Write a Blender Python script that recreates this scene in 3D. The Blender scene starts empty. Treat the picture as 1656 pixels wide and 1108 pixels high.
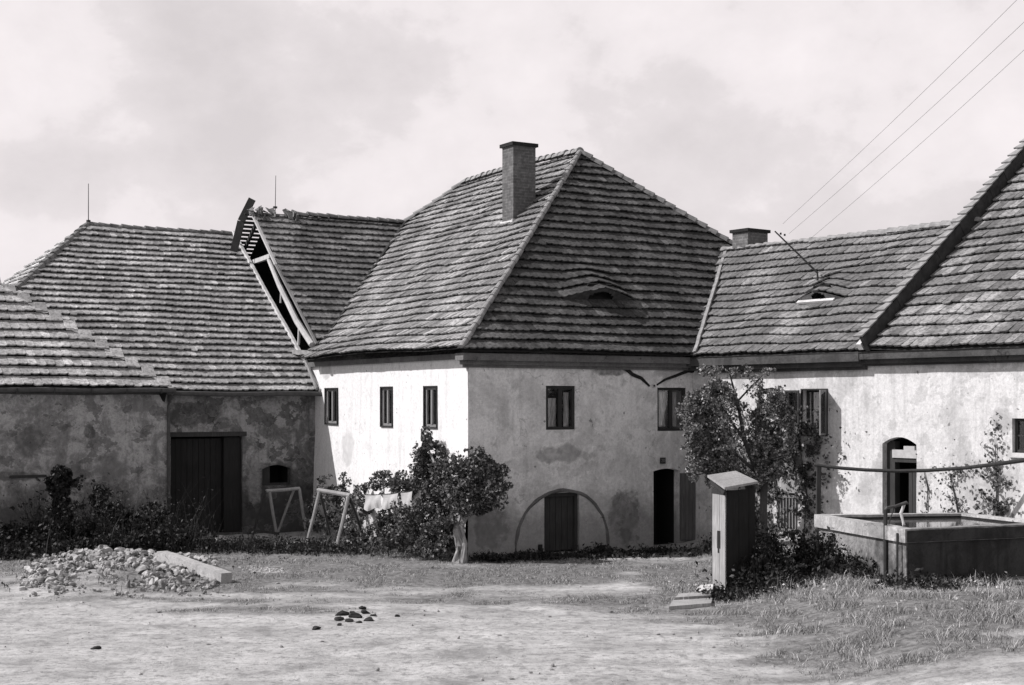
import bpy, math, random
import numpy as np
from mathutils import Vector, noise
R = math.radians
V = Vector
random.seed(7)
rng = np.random.default_rng(11)
SC = bpy.context.scene

# ------------------------------------------------------------------ camera
F, CX, CY, EYE = 2327.0, 828.0, 650.0, 3.8
cd = bpy.data.cameras.new('camera')
cam = bpy.data.objects.new('camera', cd)
SC.collection.objects.link(cam)
cam.location = (0, 0, EYE)
cam.rotation_euler = (R(90), 0, 0)
cd.sensor_width = 36
cd.lens = 36 * F / 1656
cd.shift_y = 96 / 1656
cd.clip_end = 5000
SC.camera = cam

# ------------------------------------------------------------------ directions
dF = V((.857, .515, 0)).normalized()      # along the shaded front of the farmhouse
dL = V((-.515, .857, 0)).normalized()     # along its sunlit side
nF = -dL
nL = -dF
wA = V((.596, -.803, 0)).normalized()     # along the right wing, towards the camera
nW = V((-.803, -.596, 0)).normalized()
UP = V((0, 0, 1))
C0 = V((-1.06, 34.7, 0))
J0 = C0 + dL * 9.26
P0 = C0 + dF * 6.83

# ------------------------------------------------------------------ world and sun
sun_dir = (nL * 1.0 + dL * .46 + UP * 1.0).normalized()
elev = math.asin(sun_dir.z)
azim = math.atan2(sun_dir.x, sun_dir.y)   # clockwise from +Y
w = bpy.data.worlds.new('World'); SC.world = w; w.use_nodes = True
nt = w.node_tree; nt.nodes.clear()
N = nt.nodes.new; LK = nt.links.new
out = N('ShaderNodeOutputWorld'); bg = N('ShaderNodeBackground'); bg.inputs[1].default_value = .1
sky = N('ShaderNodeTexSky'); sky.sky_type = 'NISHITA'; sky.sun_disc = False
sky.sun_elevation = elev; sky.sun_rotation = azim; sky.dust_density = 1.6; sky.altitude = 300
bw = N('ShaderNodeRGBToBW'); LK(sky.outputs[0], bw.inputs[0])
tc = N('ShaderNodeTexCoord')
def wnoise(scale, det, loc, sc3, rough=.55, dist=0.):
    mp = N('ShaderNodeMapping'); mp.inputs['Scale'].default_value = sc3; mp.inputs['Location'].default_value = loc
    LK(tc.outputs['Generated'], mp.inputs[0])
    t = N('ShaderNodeTexNoise'); t.inputs['Scale'].default_value = scale; t.inputs['Detail'].default_value = det
    t.inputs['Roughness'].default_value = rough; t.inputs['Distortion'].default_value = dist
    LK(mp.outputs[0], t.inputs['Vector']); return t.outputs[0]
def wramp(inp, stops):
    r = N('ShaderNodeValToRGB'); e = r.color_ramp.elements
    while len(e) > 1: e.remove(e[0])
    e[0].position = stops[0][0]; e[0].color = (stops[0][1],) * 3 + (1,)
    for p, c in stops[1:]:
        k = e.new(p); k.color = (c,) * 3 + (1,)
    LK(inp, r.inputs[0]); return r.outputs[0]
n1 = wnoise(3.6, 8, (1.3, .2, 4.1), (1, 1, 1.35), .52, .15)
n2 = wnoise(11., 8, (3.3, 1.2, .1), (1, 1, 1.4), .6, .1)
mixn = N('ShaderNodeMath'); mixn.operation = 'MULTIPLY_ADD'; mixn.inputs[1].default_value = .35
LK(n2, mixn.inputs[0])
sc1 = N('ShaderNodeMath'); sc1.operation = 'MULTIPLY'; sc1.inputs[1].default_value = .65; LK(n1, sc1.inputs[0])
LK(sc1.outputs[0], mixn.inputs[2])
cl = wramp(mixn.outputs[0], [(.40, 0.), (.50, .35), (.53, .62), (.66, 1.)])
# sky grey kept flat and pale like the hazy photograph; clouds a little brighter
base = N('ShaderNodeMath'); base.operation = 'MULTIPLY_ADD'; base.inputs[1].default_value = .22; base.inputs[2].default_value = 6.1
LK(bw.outputs[0], base.inputs[0])
mx = N('ShaderNodeMix'); mx.data_type = 'RGBA'
LK(cl, mx.inputs[0]); LK(base.outputs[0], mx.inputs[6]); mx.inputs[7].default_value = (9.5, 9.5, 9.5, 1)
tint = N('ShaderNodeMix'); tint.data_type = 'RGBA'; tint.blend_type = 'MULTIPLY'; tint.inputs[0].default_value = 1
LK(mx.outputs[2], tint.inputs[6]); tint.inputs[7].default_value = (1.03, .965, .98, 1)
# towards the zenith the haze thins out and the Nishita sky shows
sx = N('ShaderNodeSeparateXYZ'); LK(tc.outputs['Generated'], sx.inputs[0])
mr = N('ShaderNodeMapRange'); mr.inputs[1].default_value = .32; mr.inputs[2].default_value = .75
mr.inputs[3].default_value = 0; mr.inputs[4].default_value = .75
LK(sx.outputs[2], mr.inputs[0])
mz = N('ShaderNodeMix'); mz.data_type = 'RGBA'
my = N('ShaderNodeMapRange'); my.inputs[1].default_value = .75; my.inputs[2].default_value = .1
my.inputs[3].default_value = 0; my.inputs[4].default_value = .3
LK(sx.outputs[1], my.inputs[0])
mm = N('ShaderNodeMath'); mm.operation = 'MAXIMUM'; LK(mr.outputs[0], mm.inputs[0]); LK(my.outputs[0], mm.inputs[1])
LK(mm.outputs[0], mz.inputs[0]); LK(tint.outputs[2], mz.inputs[6]); LK(bw.outputs[0], mz.inputs[7])
LK(mz.outputs[2], bg.inputs[0]); LK(bg.outputs[0], out.inputs[0])

ld = bpy.data.lights.new('sun', 'SUN'); ld.energy = 4.9; ld.angle = R(.5); ld.color = (1, .965, .97)
lo = bpy.data.objects.new('sun', ld); SC.collection.objects.link(lo)
lo.rotation_euler = (-sun_dir).to_track_quat('-Z', 'Y').to_euler()
lo.location = (0, 0, 60)
SC.view_settings.view_transform = 'Standard'; SC.view_settings.look = 'None'
SC.view_settings.exposure = 0.0; SC.view_settings.gamma = 1

# ------------------------------------------------------------------ materials
MATS = {}
class NB:
    """small node-building helper"""
    def __init__(s, name):
        s.m = bpy.data.materials.new(name); s.m.use_nodes = True
        s.t = s.m.node_tree; s.t.nodes.clear()
        s.out = s.t.nodes.new('ShaderNodeOutputMaterial')
        s.bs = s.t.nodes.new('ShaderNodeBsdfPrincipled')
        s.bs.inputs['Specular IOR Level'].default_value = .25
        s.t.links.new(s.bs.outputs[0], s.out.inputs[0])
        s.geo = s.t.nodes.new('ShaderNodeNewGeometry')
        MATS[name] = s.m
    def n(s, k): return s.t.nodes.new(k)
    def l(s, a, b): s.t.links.new(a, b)
    def pos(s, scale=(1, 1, 1), loc=(0, 0, 0), rot=(0, 0, 0)):
        mp = s.n('ShaderNodeMapping'); mp.inputs['Scale'].default_value = scale
        mp.inputs['Location'].default_value = loc; mp.inputs['Rotation'].default_value = rot
        s.l(s.geo.outputs['Position'], mp.inputs[0]); return mp.outputs[0]
    def noise(s, scale, det=5, rough=.55, vec=None, dist=0.):
        t = s.n('ShaderNodeTexNoise'); t.inputs['Scale'].default_value = scale; t.inputs['Detail'].default_value = det
        t.inputs['Roughness'].default_value = rough; t.inputs['Distortion'].default_value = dist
        s.l(vec if vec is not None else s.pos(), t.inputs['Vector']); return t.outputs[0]
    def ramp(s, inp, stops):
        r = s.n('ShaderNodeValToRGB'); e = r.color_ramp.elements
        while len(e) > 1: e.remove(e[0])
        e[0].position = stops[0][0]; e[0].color = (stops[0][1],) * 3 + (1,)
        for p, c in stops[1:]:
            k = e.new(p); k.color = (c,) * 3 + (1,)
        s.l(inp, r.inputs[0]); return r.outputs[0]
    def math(s, op, a, b, c=None):
        m = s.n('ShaderNodeMath'); m.operation = op
        for i, v in enumerate((a, b, c)):
            if v is None: continue
            if isinstance(v, (int, float)): m.inputs[i].default_value = v
            else: s.l(v, m.inputs[i])
        return m.outputs[0]
    def mix(s, f, a, b, mode='MIX'):
        m = s.n('ShaderNodeMix'); m.data_type = 'RGBA'; m.blend_type = mode
        for i, v in ((0, f), (6, a), (7, b)):
            if isinstance(v, (int, float)):
                if i == 0: m.inputs[0].default_value = v
                else: m.inputs[i].default_value = (v, v, v, 1)
            else: s.l(v, m.inputs[i])
        return m.outputs[2]
    def col(s, v):
        if isinstance(v, (int, float)): s.bs.inputs['Base Color'].default_value = (v * 1.02, v, v * .99, 1)
        else: s.l(v, s.bs.inputs['Base Color'])
    def bump(s, h, strength=.5, dist=.02):
        b = s.n('ShaderNodeBump'); b.inputs['Strength'].default_value = strength; b.inputs['Distance'].default_value = dist
        s.l(h, b.inputs['Height']); s.l(b.outputs[0], s.bs.inputs['Normal'])
    def rough(s, v): s.bs.inputs['Roughness'].default_value = v

def blob(b, centre, rad, soft=.3, wob=.6, nsc=2.):
    """0..1 mask of a ragged patch round a world point; rad = (rx,ry,rz)"""
    mp = b.n('ShaderNodeVectorMath'); mp.operation = 'SUBTRACT'
    b.l(b.geo.outputs['Position'], mp.inputs[0]); mp.inputs[1].default_value = centre
    dv = b.n('ShaderNodeVectorMath'); dv.operation = 'DIVIDE'; b.l(mp.outputs[0], dv.inputs[0]); dv.inputs[1].default_value = rad
    ln = b.n('ShaderNodeVectorMath'); ln.operation = 'LENGTH'; b.l(dv.outputs[0], ln.inputs[0])
    nz = b.noise(nsc, 6, .65)
    v = b.math('MULTIPLY_ADD', nz, wob * 4, b.math('SUBTRACT', ln.outputs['Value'], wob * 2))
    r = b.n('ShaderNodeMapRange'); r.inputs[1].default_value = 1 - soft * .5; r.inputs[2].default_value = 1 + soft * .5
    r.inputs[3].default_value = 1; r.inputs[4].default_value = 0; r.clamp = True
    b.l(v, r.inputs[0])
    return b.math('MULTIPLY', r.outputs[0], b.ramp(b.noise(7, 5, .7), [(.35, .45), (.6, 1.)]))

def plaster(name, base, dark, patch=.5, streak=.3, damp=None, blobs=(), bumps=.5, pl=.52, contrast=1., psc=1.1, crack=1., grain=1., peel=0.):
    b = NB(name)
    big = b.noise(psc, 9, .66, dist=.6)
    fine = b.noise(14, 6, .7)
    c = b.mix(b.ramp(big, [(pl - .06, 0.), (pl + .03, patch), (pl + .2, 1.)]), base, dark)
    med = b.noise(4.5, 6, .65)
    c = b.mix(b.ramp(med, [(.55, 0.), (.68, .55 * contrast)]), c, dark * .8)
    strv = b.noise(3.0, 4, .6, vec=b.pos((2.2, 2.2, .16)))
    c = b.mix(b.math('MULTIPLY', b.ramp(strv, [(.5, 0.), (.72, 1.)]), streak), c, dark * .7)
    if damp:    # rising damp: ragged line of stained render above the ground
        sep = b.n('ShaderNodeSeparateXYZ'); b.l(b.geo.outputs['Position'], sep.inputs[0])
        h = b.math('SUBTRACT', b.math('MULTIPLY_ADD', b.noise(.9, 6, .6), 2.6, -1.3 + damp), sep.outputs[2])
        r = b.n('ShaderNodeMapRange'); r.inputs[1].default_value = -.25; r.inputs[2].default_value = .6
        b.l(h, r.inputs[0])
        c = b.mix(b.math('MULTIPLY', r.outputs[0], .8), c, dark * .45)
    for (cen, rad, val) in blobs:
        c = b.mix(b.math('MULTIPLY', blob(b, cen, rad), .9), c, val)
    if peel:
        pn = b.noise(1.35, 10, .62, vec=b.pos((1, 1, 1.2), (11, 4, 6)))
        pm = b.ramp(pn, [(.555, 0.), (.567, 1.)]); rim = b.ramp(pn, [(.54, 0.), (.553, 1.), (.56, 0.)])
        c = b.mix(b.math('MULTIPLY', rim, peel * .5), c, base * 1.15)
        c = b.mix(b.math('MULTIPLY', pm, peel), c, b.ramp(b.noise(6, 6, .7), [(.35, dark * .5), (.65, base * .45)]))
    vd = b.n('ShaderNodeTexVoronoi'); vd.feature = 'DISTANCE_TO_EDGE'; vd.inputs['Scale'].default_value = .75
    wv_ = b.n('ShaderNodeVectorMath'); wv_.operation = 'MULTIPLY_ADD'
    nn_ = b.n('ShaderNodeTexNoise'); nn_.inputs['Scale'].default_value = 1.7; nn_.inputs['Detail'].default_value = 6; b.l(b.pos(), nn_.inputs['Vector'])
    b.l(nn_.outputs['Color'], wv_.inputs[0]); wv_.inputs[1].default_value = (1.2, 1.2, 1.2); b.l(b.geo.outputs['Position'], wv_.inputs[2])
    b.l(wv_.outputs[0], vd.inputs['Vector'])
    ck = b.math('MULTIPLY', b.ramp(vd.outputs['Distance'], [(.003, .8 * crack), (.013, 0.)]), b.ramp(b.noise(.8, 3, .5, vec=b.pos((1, 1, 1), (5, 1, 2))), [(.56, 0.), (.62, 1.)]))
    c = b.mix(ck, c, dark * .25)
    spk = b.noise(5.5, 3, .5, vec=b.pos((1, 1, 1), (3, 7, 1)))
    c = b.mix(b.ramp(spk, [(.705, 0.), (.73, .8)]), c, dark * .35)
    c = b.mix(b.ramp(fine, [(.3, .34 * grain), (.62, 0.)]), c, 0.03)
    c = b.mix(b.ramp(b.noise(34, 4, .75), [(.34, .3 * grain), (.5, 0.)]), c, dark * .4)
    tn = b.mix(1.0, c, (1), 'MULTIPLY')
    b.col(tn); b.rough(.95)
    b.bump(b.math('ADD', b.math('MULTIPLY', med, 1.2), b.math('MULTIPLY', fine, .5)), bumps, .03)
    return b.m

def simple(name, v, rough=.9, var=.25, scale=8, bump=.3, stretch=(1, 1, 1)):
    b = NB(name)
    nz = b.noise(scale, 6, .6, vec=b.pos(stretch))
    b.col(b.ramp(nz, [(.3, v * (1 - var)), (.7, v * (1 + var))])); b.rough(rough)
    if bump: b.bump(nz, bump, .02)
    return b.m

def wood(name, v, var=.4, sc=(14, 14, 1.2)):
    b = NB(name)
    g = b.noise(2.2, 7, .65, vec=b.pos(sc))
    k = b.noise(1.7, 4)
    c = b.mix(b.ramp(k, [(.4, 0.), (.7, .6)]), b.ramp(g, [(.25, v * (1 - var)), (.75, v * (1 + var))]), v * .6)
    b.col(c); b.rough(.85); b.bump(g, .5, .01); return b.m

def tiles(name, lo, hi, moss, patchy=.5, seedoff=0, light=.08):
    b = NB(name)
    ri = b.geo.outputs['Random Per Island']
    c = b.ramp(ri, [(0., lo), (.45, lo * .5 + hi * .5), (1 - light, hi * .85), (1 - light * .7, hi * 1.15), (1, hi * 1.35)])
    big = b.noise(.55, 6, .6, vec=b.pos((1, 1, 1), (seedoff, 3, seedoff * 2)))
    c = b.mix(b.ramp(big, [(.38, 0.), (.62, patchy)]), c, moss)
    pl = b.noise(.8, 5, .6, vec=b.pos((1, 1, .35), (seedoff + 9, 5, 1)))
    c = b.mix(b.ramp(pl, [(.52, 0.), (.62, .6)]), c, hi * 1.4)
    fine = b.noise(11, 7, .72)
    c = b.mix(b.ramp(fine, [(.38, .7), (.56, 0.)]), c, moss * .5)
    spot = b.noise(26, 4, .7, vec=b.pos((1, 1, 1), (4, 3, seedoff)))
    c = b.mix(b.ramp(spot, [(.60, 0.), (.72, .3)]), c, hi * 1.5)
    b.col(c); b.rough(.93); b.bump(b.math('ADD', fine, spot), .5, .012)
    return b.m

def brick(name, v, mort=.35):
    b = NB(name)
    # world position turned so the courses follow both faces of the stack
    sep = b.n('ShaderNodeSeparateXYZ'); b.l(b.pos(rot=(0, 0, -.541)), sep.inputs[0])
    su = b.math('ADD', sep.outputs[0], sep.outputs[1])
    cmb = b.n('ShaderNodeCombineXYZ'); b.l(su, cmb.inputs[0]); b.l(sep.outputs[2], cmb.inputs[1])
    t = b.n('ShaderNodeTexBrick'); b.l(cmb.outputs[0], t.inputs['Vector'])
    t.inputs['Scale'].default_value = 1; t.inputs['Brick Width'].default_value = .26; t.inputs['Row Height'].default_value = .085
    t.inputs['Mortar Size'].default_value = .009; t.inputs['Color1'].default_value = (v, v, v, 1)
    t.inputs['Color2'].default_value = (v * .6, v * .6, v * .6, 1); t.inputs['Mortar'].default_value = (mort,) * 3 + (1,)
    nz = b.noise(7, 6, .65)
    b.col(b.mix(b.ramp(nz, [(.35, .0), (.6, .8)]), t.outputs[0], v * .45)); b.rough(.95)
    b.bump(b.math('ADD', t.outputs[1], b.math('MULTIPLY', nz, -.8)), -.1, .01); return b.m

def leafmat(name, v, spread=.6):
    b = NB(name)
    ri = b.geo.outputs['Random Per Island']
    c = b.ramp(ri, [(0, v * (1 - spread)), (.7, v), (1, v * (1 + spread * 1.3))])
    b.col(c); b.rough(.6); b.bs.inputs['Specular IOR Level'].default_value = .35
    tr = b.n('ShaderNodeBsdfTranslucent'); b.l(c, tr.inputs[0])
    mxs = b.n('ShaderNodeMixShader'); mxs.inputs[0].default_value = .2
    b.l(b.bs.outputs[0], mxs.inputs[1]); b.l(tr.outputs[0], mxs.inputs[2]); b.l(mxs.outputs[0], b.out.inputs[0])
    return b.m

def glassmat(name):
    b = NB(name)
    gl = b.n('ShaderNodeBsdfGlossy'); gl.inputs['Roughness'].default_value = .04; gl.inputs[0].default_value = (.9, .9, .9, 1)
    tp = b.n('ShaderNodeBsdfTransparent'); tp.inputs[0].default_value = (.94, .94, .94, 1)
    fr = b.n('ShaderNodeFresnel'); fr.inputs[0].default_value = 1.5
    wv = b.noise(3, 2)
    bp = b.n('ShaderNodeBump'); bp.inputs['Strength'].default_value = .12; b.l(wv, bp.inputs['Height']); b.l(bp.outputs[0], gl.inputs['Normal'])
    mxs = b.n('ShaderNodeMixShader'); b.l(fr.outputs[0], mxs.inputs[0]); b.l(tp.outputs[0], mxs.inputs[1]); b.l(gl.outputs[0], mxs.inputs[2])
    b.l(mxs.outputs[0], b.out.inputs[0]); return b.m

# ------------------------------------------------------------------ geometry helpers
def at(px, py, Y):
    """the point at depth Y seen at a pixel of the photograph"""
    return V(((px - CX) / F * Y, Y, EYE + (CY - py) / F * Y))
class Fr:
    def __init__(s, O, ax, up, n): s.O, s.ax, s.up, s.n = V(O), V(ax).normalized(), V(up).normalized(), V(n).normalized()
    def w(s, a, b, d=0.): return s.O + s.ax * a + s.up * b + s.n * d
    def pix(s, px, py, d=0.):
        r = V(((px - CX) / F, 1, (CY - py) / F)); c = V((0, 0, EYE)); o = s.O + s.n * d
        t = (o - c).dot(s.n) / r.dot(s.n); q = c + r * t - o
        return q.dot(s.ax), q.dot(s.up)
ORG = {}
def org(o):
    while o is not None and o.parent: o = o.parent
    return ORG.get(o.name, V((0, 0, 0))) if o else V((0, 0, 0))
def tag(o, label=None, cat=None, group=None, kind=None):
    if label: o['label'] = label
    if cat: o['category'] = cat
    if group: o['group'] = group
    if kind: o['kind'] = kind
    return o
def thing(name, loc, label, cat, group=None):
    o = bpy.data.objects.new(name, None); SC.collection.objects.link(o)
    o.location = loc; o.empty_display_size = .3; ORG[o.name] = V(loc)
    return tag(o, label, cat, group)
def mesh_obj(name, verts, faces, mats, parent=None, midx=None, smooth=False, loc=None):
    o0 = org(parent) if parent is not None else (V(loc) if loc is not None else V((0, 0, 0)))
    me = bpy.data.meshes.new(name)
    if isinstance(verts, np.ndarray):
        verts = verts - np.array(o0)[None, :]
        nv, nf, k = len(verts), len(faces), faces.shape[1]
        me.vertices.add(nv); me.vertices.foreach_set('co', verts.astype(np.float32).ravel())
        me.loops.add(nf * k); me.loops.foreach_set('vertex_index', faces.astype(np.int32).ravel())
        me.polygons.add(nf); me.polygons.foreach_set('loop_start', np.arange(0, nf * k, k, dtype=np.int32))
        me.update(calc_edges=True)
    else:
        me.from_pydata([tuple(V(v) - o0) for v in verts], [], faces); me.update()
    for m in (mats if isinstance(mats, (list, tuple)) else [mats]): me.materials.append(m)
    if midx is not None: me.polygons.foreach_set('material_index', midx)
    if smooth: me.polygons.foreach_set('use_smooth', [True] * len(me.polygons))
    o = bpy.data.objects.new(name, me); SC.collection.objects.link(o)
    if parent is not None: o.parent = parent
    else: o.location = o0; ORG[o.name] = V(o0)
    return o
class MB:
    def __init__(s): s.v = []; s.f = []; s.mi = []
    def quad(s, p, mi=0):
        i = len(s.v); s.v += [V(q) for q in p]; s.f.append(tuple(range(i, i + len(p)))); s.mi.append(mi); return s
    def hexa(s, p, mi=0):
        """8 corners: bottom 4 then top 4"""
        i = len(s.v); s.v += [V(q) for q in p]
        for f in ((0, 3, 2, 1), (4, 5, 6, 7), (0, 1, 5, 4), (1, 2, 6, 5), (2, 3, 7, 6), (3, 0, 4, 7)):
            s.f.append(tuple(i + k for k in f)); s.mi.append(mi)
        return s
    def box(s, fr, a0, a1, b0, b1, d0, d1, mi=0):
        return s.hexa([fr.w(a0, b0, d0), fr.w(a1, b0, d0), fr.w(a1, b0, d1), fr.w(a0, b0, d1),
                       fr.w(a0, b1, d0), fr.w(a1, b1, d0), fr.w(a1, b1, d1), fr.w(a0, b1, d1)], mi)
    def beam(s, p, q, wd, ht, up=UP, wob=0., n=1, mi=0):
        p, q = V(p), V(q); d = (q - p).normalized(); sd = d.cross(V(up))
        if sd.length < .05: sd = d.cross(V((1, 0, 0)))
        sd.normalize(); u = sd.cross(d).normalized(); i = len(s.v)
        for k in range(n + 1):
            c = p.lerp(q, k / n) + (V((random.uniform(-1, 1), random.uniform(-1, 1), random.uniform(-1, 1))) * wob if wob else V((0, 0, 0)))
            for a, b in ((-1, -1), (1, -1), (1, 1), (-1, 1)): s.v.append(c + sd * a * wd / 2 + u * b * ht / 2)
        for k in range(n):
            for j in range(4):
                s.f.append((i + k * 4 + j, i + k * 4 + (j + 1) % 4, i + k * 4 + 4 + (j + 1) % 4, i + k * 4 + 4 + j)); s.mi.append(mi)
        s.f.append((i, i + 3, i + 2, i + 1)); e = i + n * 4; s.f.append((e, e + 1, e + 2, e + 3)); s.mi += [mi, mi]
        return s
    def tube(s, pts, rad, seg=8, mi=0, half=False, up=UP, jit=0.):
        pts = [V(p) for p in pts]
        if isinstance(rad, (int, float)): rad = [rad] * len(pts)
        i = len(s.v); n = len(pts); m = seg + 1 if half else seg
        for k, p in enumerate(pts):
            d = (pts[min(k + 1, n - 1)] - pts[max(k - 1, 0)]).normalized()
            sd = d.cross(V(up))
            if sd.length < .05: sd = d.cross(V((1, 0, 0)))
            sd.normalize(); u = sd.cross(d)
            for j in range(m):
                a = math.pi * j / seg if half else 2 * math.pi * j / seg
                r = rad[k] * (1 + (random.uniform(-jit, jit) if jit else 0))
                s.v.append(p + sd * math.cos(a) * r + u * math.sin(a) * r)
        for k in range(n - 1):
            for j in range(m - 1 if half else m):
                j2 = (j + 1) % m
                s.f.append((i + k * m + j, i + k * m + j2, i + (k + 1) * m + j2, i + (k + 1) * m + j)); s.mi.append(mi)
        s.f.append(tuple(i + j for j in range(m))); s.f.append(tuple(i + (n - 1) * m + j for j in range(m))); s.mi += [mi, mi]
        return s
    def build(s, name, mats, parent=None, smooth=False, loc=None):
        return mesh_obj(name, s.v, s.f, mats, parent, s.mi, smooth, loc)

def nz(p, sc=1., off=0.): return noise.noise(V((p[0] * sc + off, p[1] * sc + off * .7, p[2] * sc)))
def ground_h(x, y):
    t = min(max((x - 3.6) / 3.2, 0), 1); t = t * t * (3 - 2 * t)
    h = .42 * t
    if y > 20 and x < 0: h += heap_h(CX + F * x / y, CY + F * EYE / y)
    h += .05 * noise.noise(V((x * .25, y * .25, 0))) + .02 * noise.noise(V((x * 1.1, y * 1.4, 3)))
    return h
HEAP = ((240, 925, 105, 24, .17), (120, 940, 85, 28, .15), (160, 915, 60, 20, .12), (290, 934, 40, 12, .06))
def heap_h(px_, py_): return sum(a * math.exp(-((px_ - cx_) / rx_) ** 2 - ((py_ - cy_) / ry_) ** 2) for (cx_, cy_, rx_, ry_, a) in HEAP)
def wall_off(p): return .022 * nz(p, .7) + .008 * nz(p, 2.7)

def wall(name, fr, a0, a1, z0, z1, ops, mat, dark, parent, cell=.3, dep=.24, room=1.0, off=True, slant=0.):
    """rendered masonry with real openings, reveals and a dark room behind each"""
    mb = MB()
    al = set(np.round(np.arange(a0, a1, cell), 4)) | {a1}; zl = set(np.round(np.arange(z0, z1, cell), 4)) | {z1}
    for o in ops: al |= {o[0], o[1]}; zl |= {o[2], o[3]}
    al = sorted({a0, a1} | {x for x in al if a0 + .01 < x < a1 - .01}); zl = sorted({z0, z1} | {x for x in zl if z0 + .01 < x < z1 - .01})
    def P(a, z, d=0.):
        q = fr.w(a, z); k = wall_off(q) if off else 0.
        return fr.w(a, z, d + k + slant * max(0, 1 - z / 3.0))
    idx = {}
    for i, a in enumerate(al):
        for j, z in enumerate(zl):
            idx[i, j] = len(mb.v); mb.v.append(P(a, z))
    for i in range(len(al) - 1):
        for j in range(len(zl) - 1):
            am, zm = (al[i] + al[i + 1]) / 2, (zl[j] + zl[j + 1]) / 2
            if any(o[0] < am < o[1] and o[2] < zm < o[3] for o in ops): continue
            mb.f.append((idx[i, j], idx[i + 1, j], idx[i + 1, j + 1], idx[i, j + 1])); mb.mi.append(0)
    for o in ops:
        b0, b1, c0, c1 = o[:4]; rise = o[4] if len(o) > 4 else 0
        n = 12 if rise else 1
        def top(a):
            u = (a - (b0 + b1) / 2) / ((b1 - b0) / 2); return c1 - rise * u * u
        xs = [b0 + (b1 - b0) * k / n for k in range(n + 1)]
        for k in range(n):
            x, y = xs[k], xs[k + 1]
            if rise: mb.quad([P(x, top(x)), P(y, top(y)), P(y, c1), P(x, c1)])
            mb.quad([P(x, top(x)), P(y, top(y)), P(y, top(y), -dep), P(x, top(x), -dep)])
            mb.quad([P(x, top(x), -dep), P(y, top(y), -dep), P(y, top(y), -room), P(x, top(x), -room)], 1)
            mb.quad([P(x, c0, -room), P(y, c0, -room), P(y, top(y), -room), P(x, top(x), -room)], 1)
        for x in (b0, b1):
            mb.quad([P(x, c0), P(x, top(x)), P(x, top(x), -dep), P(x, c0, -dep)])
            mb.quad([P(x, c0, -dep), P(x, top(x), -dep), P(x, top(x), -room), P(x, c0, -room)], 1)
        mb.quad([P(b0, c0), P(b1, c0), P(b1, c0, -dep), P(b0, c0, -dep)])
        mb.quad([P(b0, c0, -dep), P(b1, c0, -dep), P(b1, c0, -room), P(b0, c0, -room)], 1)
    return mb.build(name, [mat, dark], parent)

def interval(poly, b):
    xs = []
    for i in range(len(poly)):
        (a0, b0), (a1, b1) = poly[i], poly[(i + 1) % len(poly)]
        if (b0 - b) * (b1 - b) <= 0 and abs(b1 - b0) > 1e-9:
            xs.append(a0 + (a1 - a0) * (b - b0) / (b1 - b0))
    return (min(xs), max(xs)) if len(xs) >= 2 else None

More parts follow.
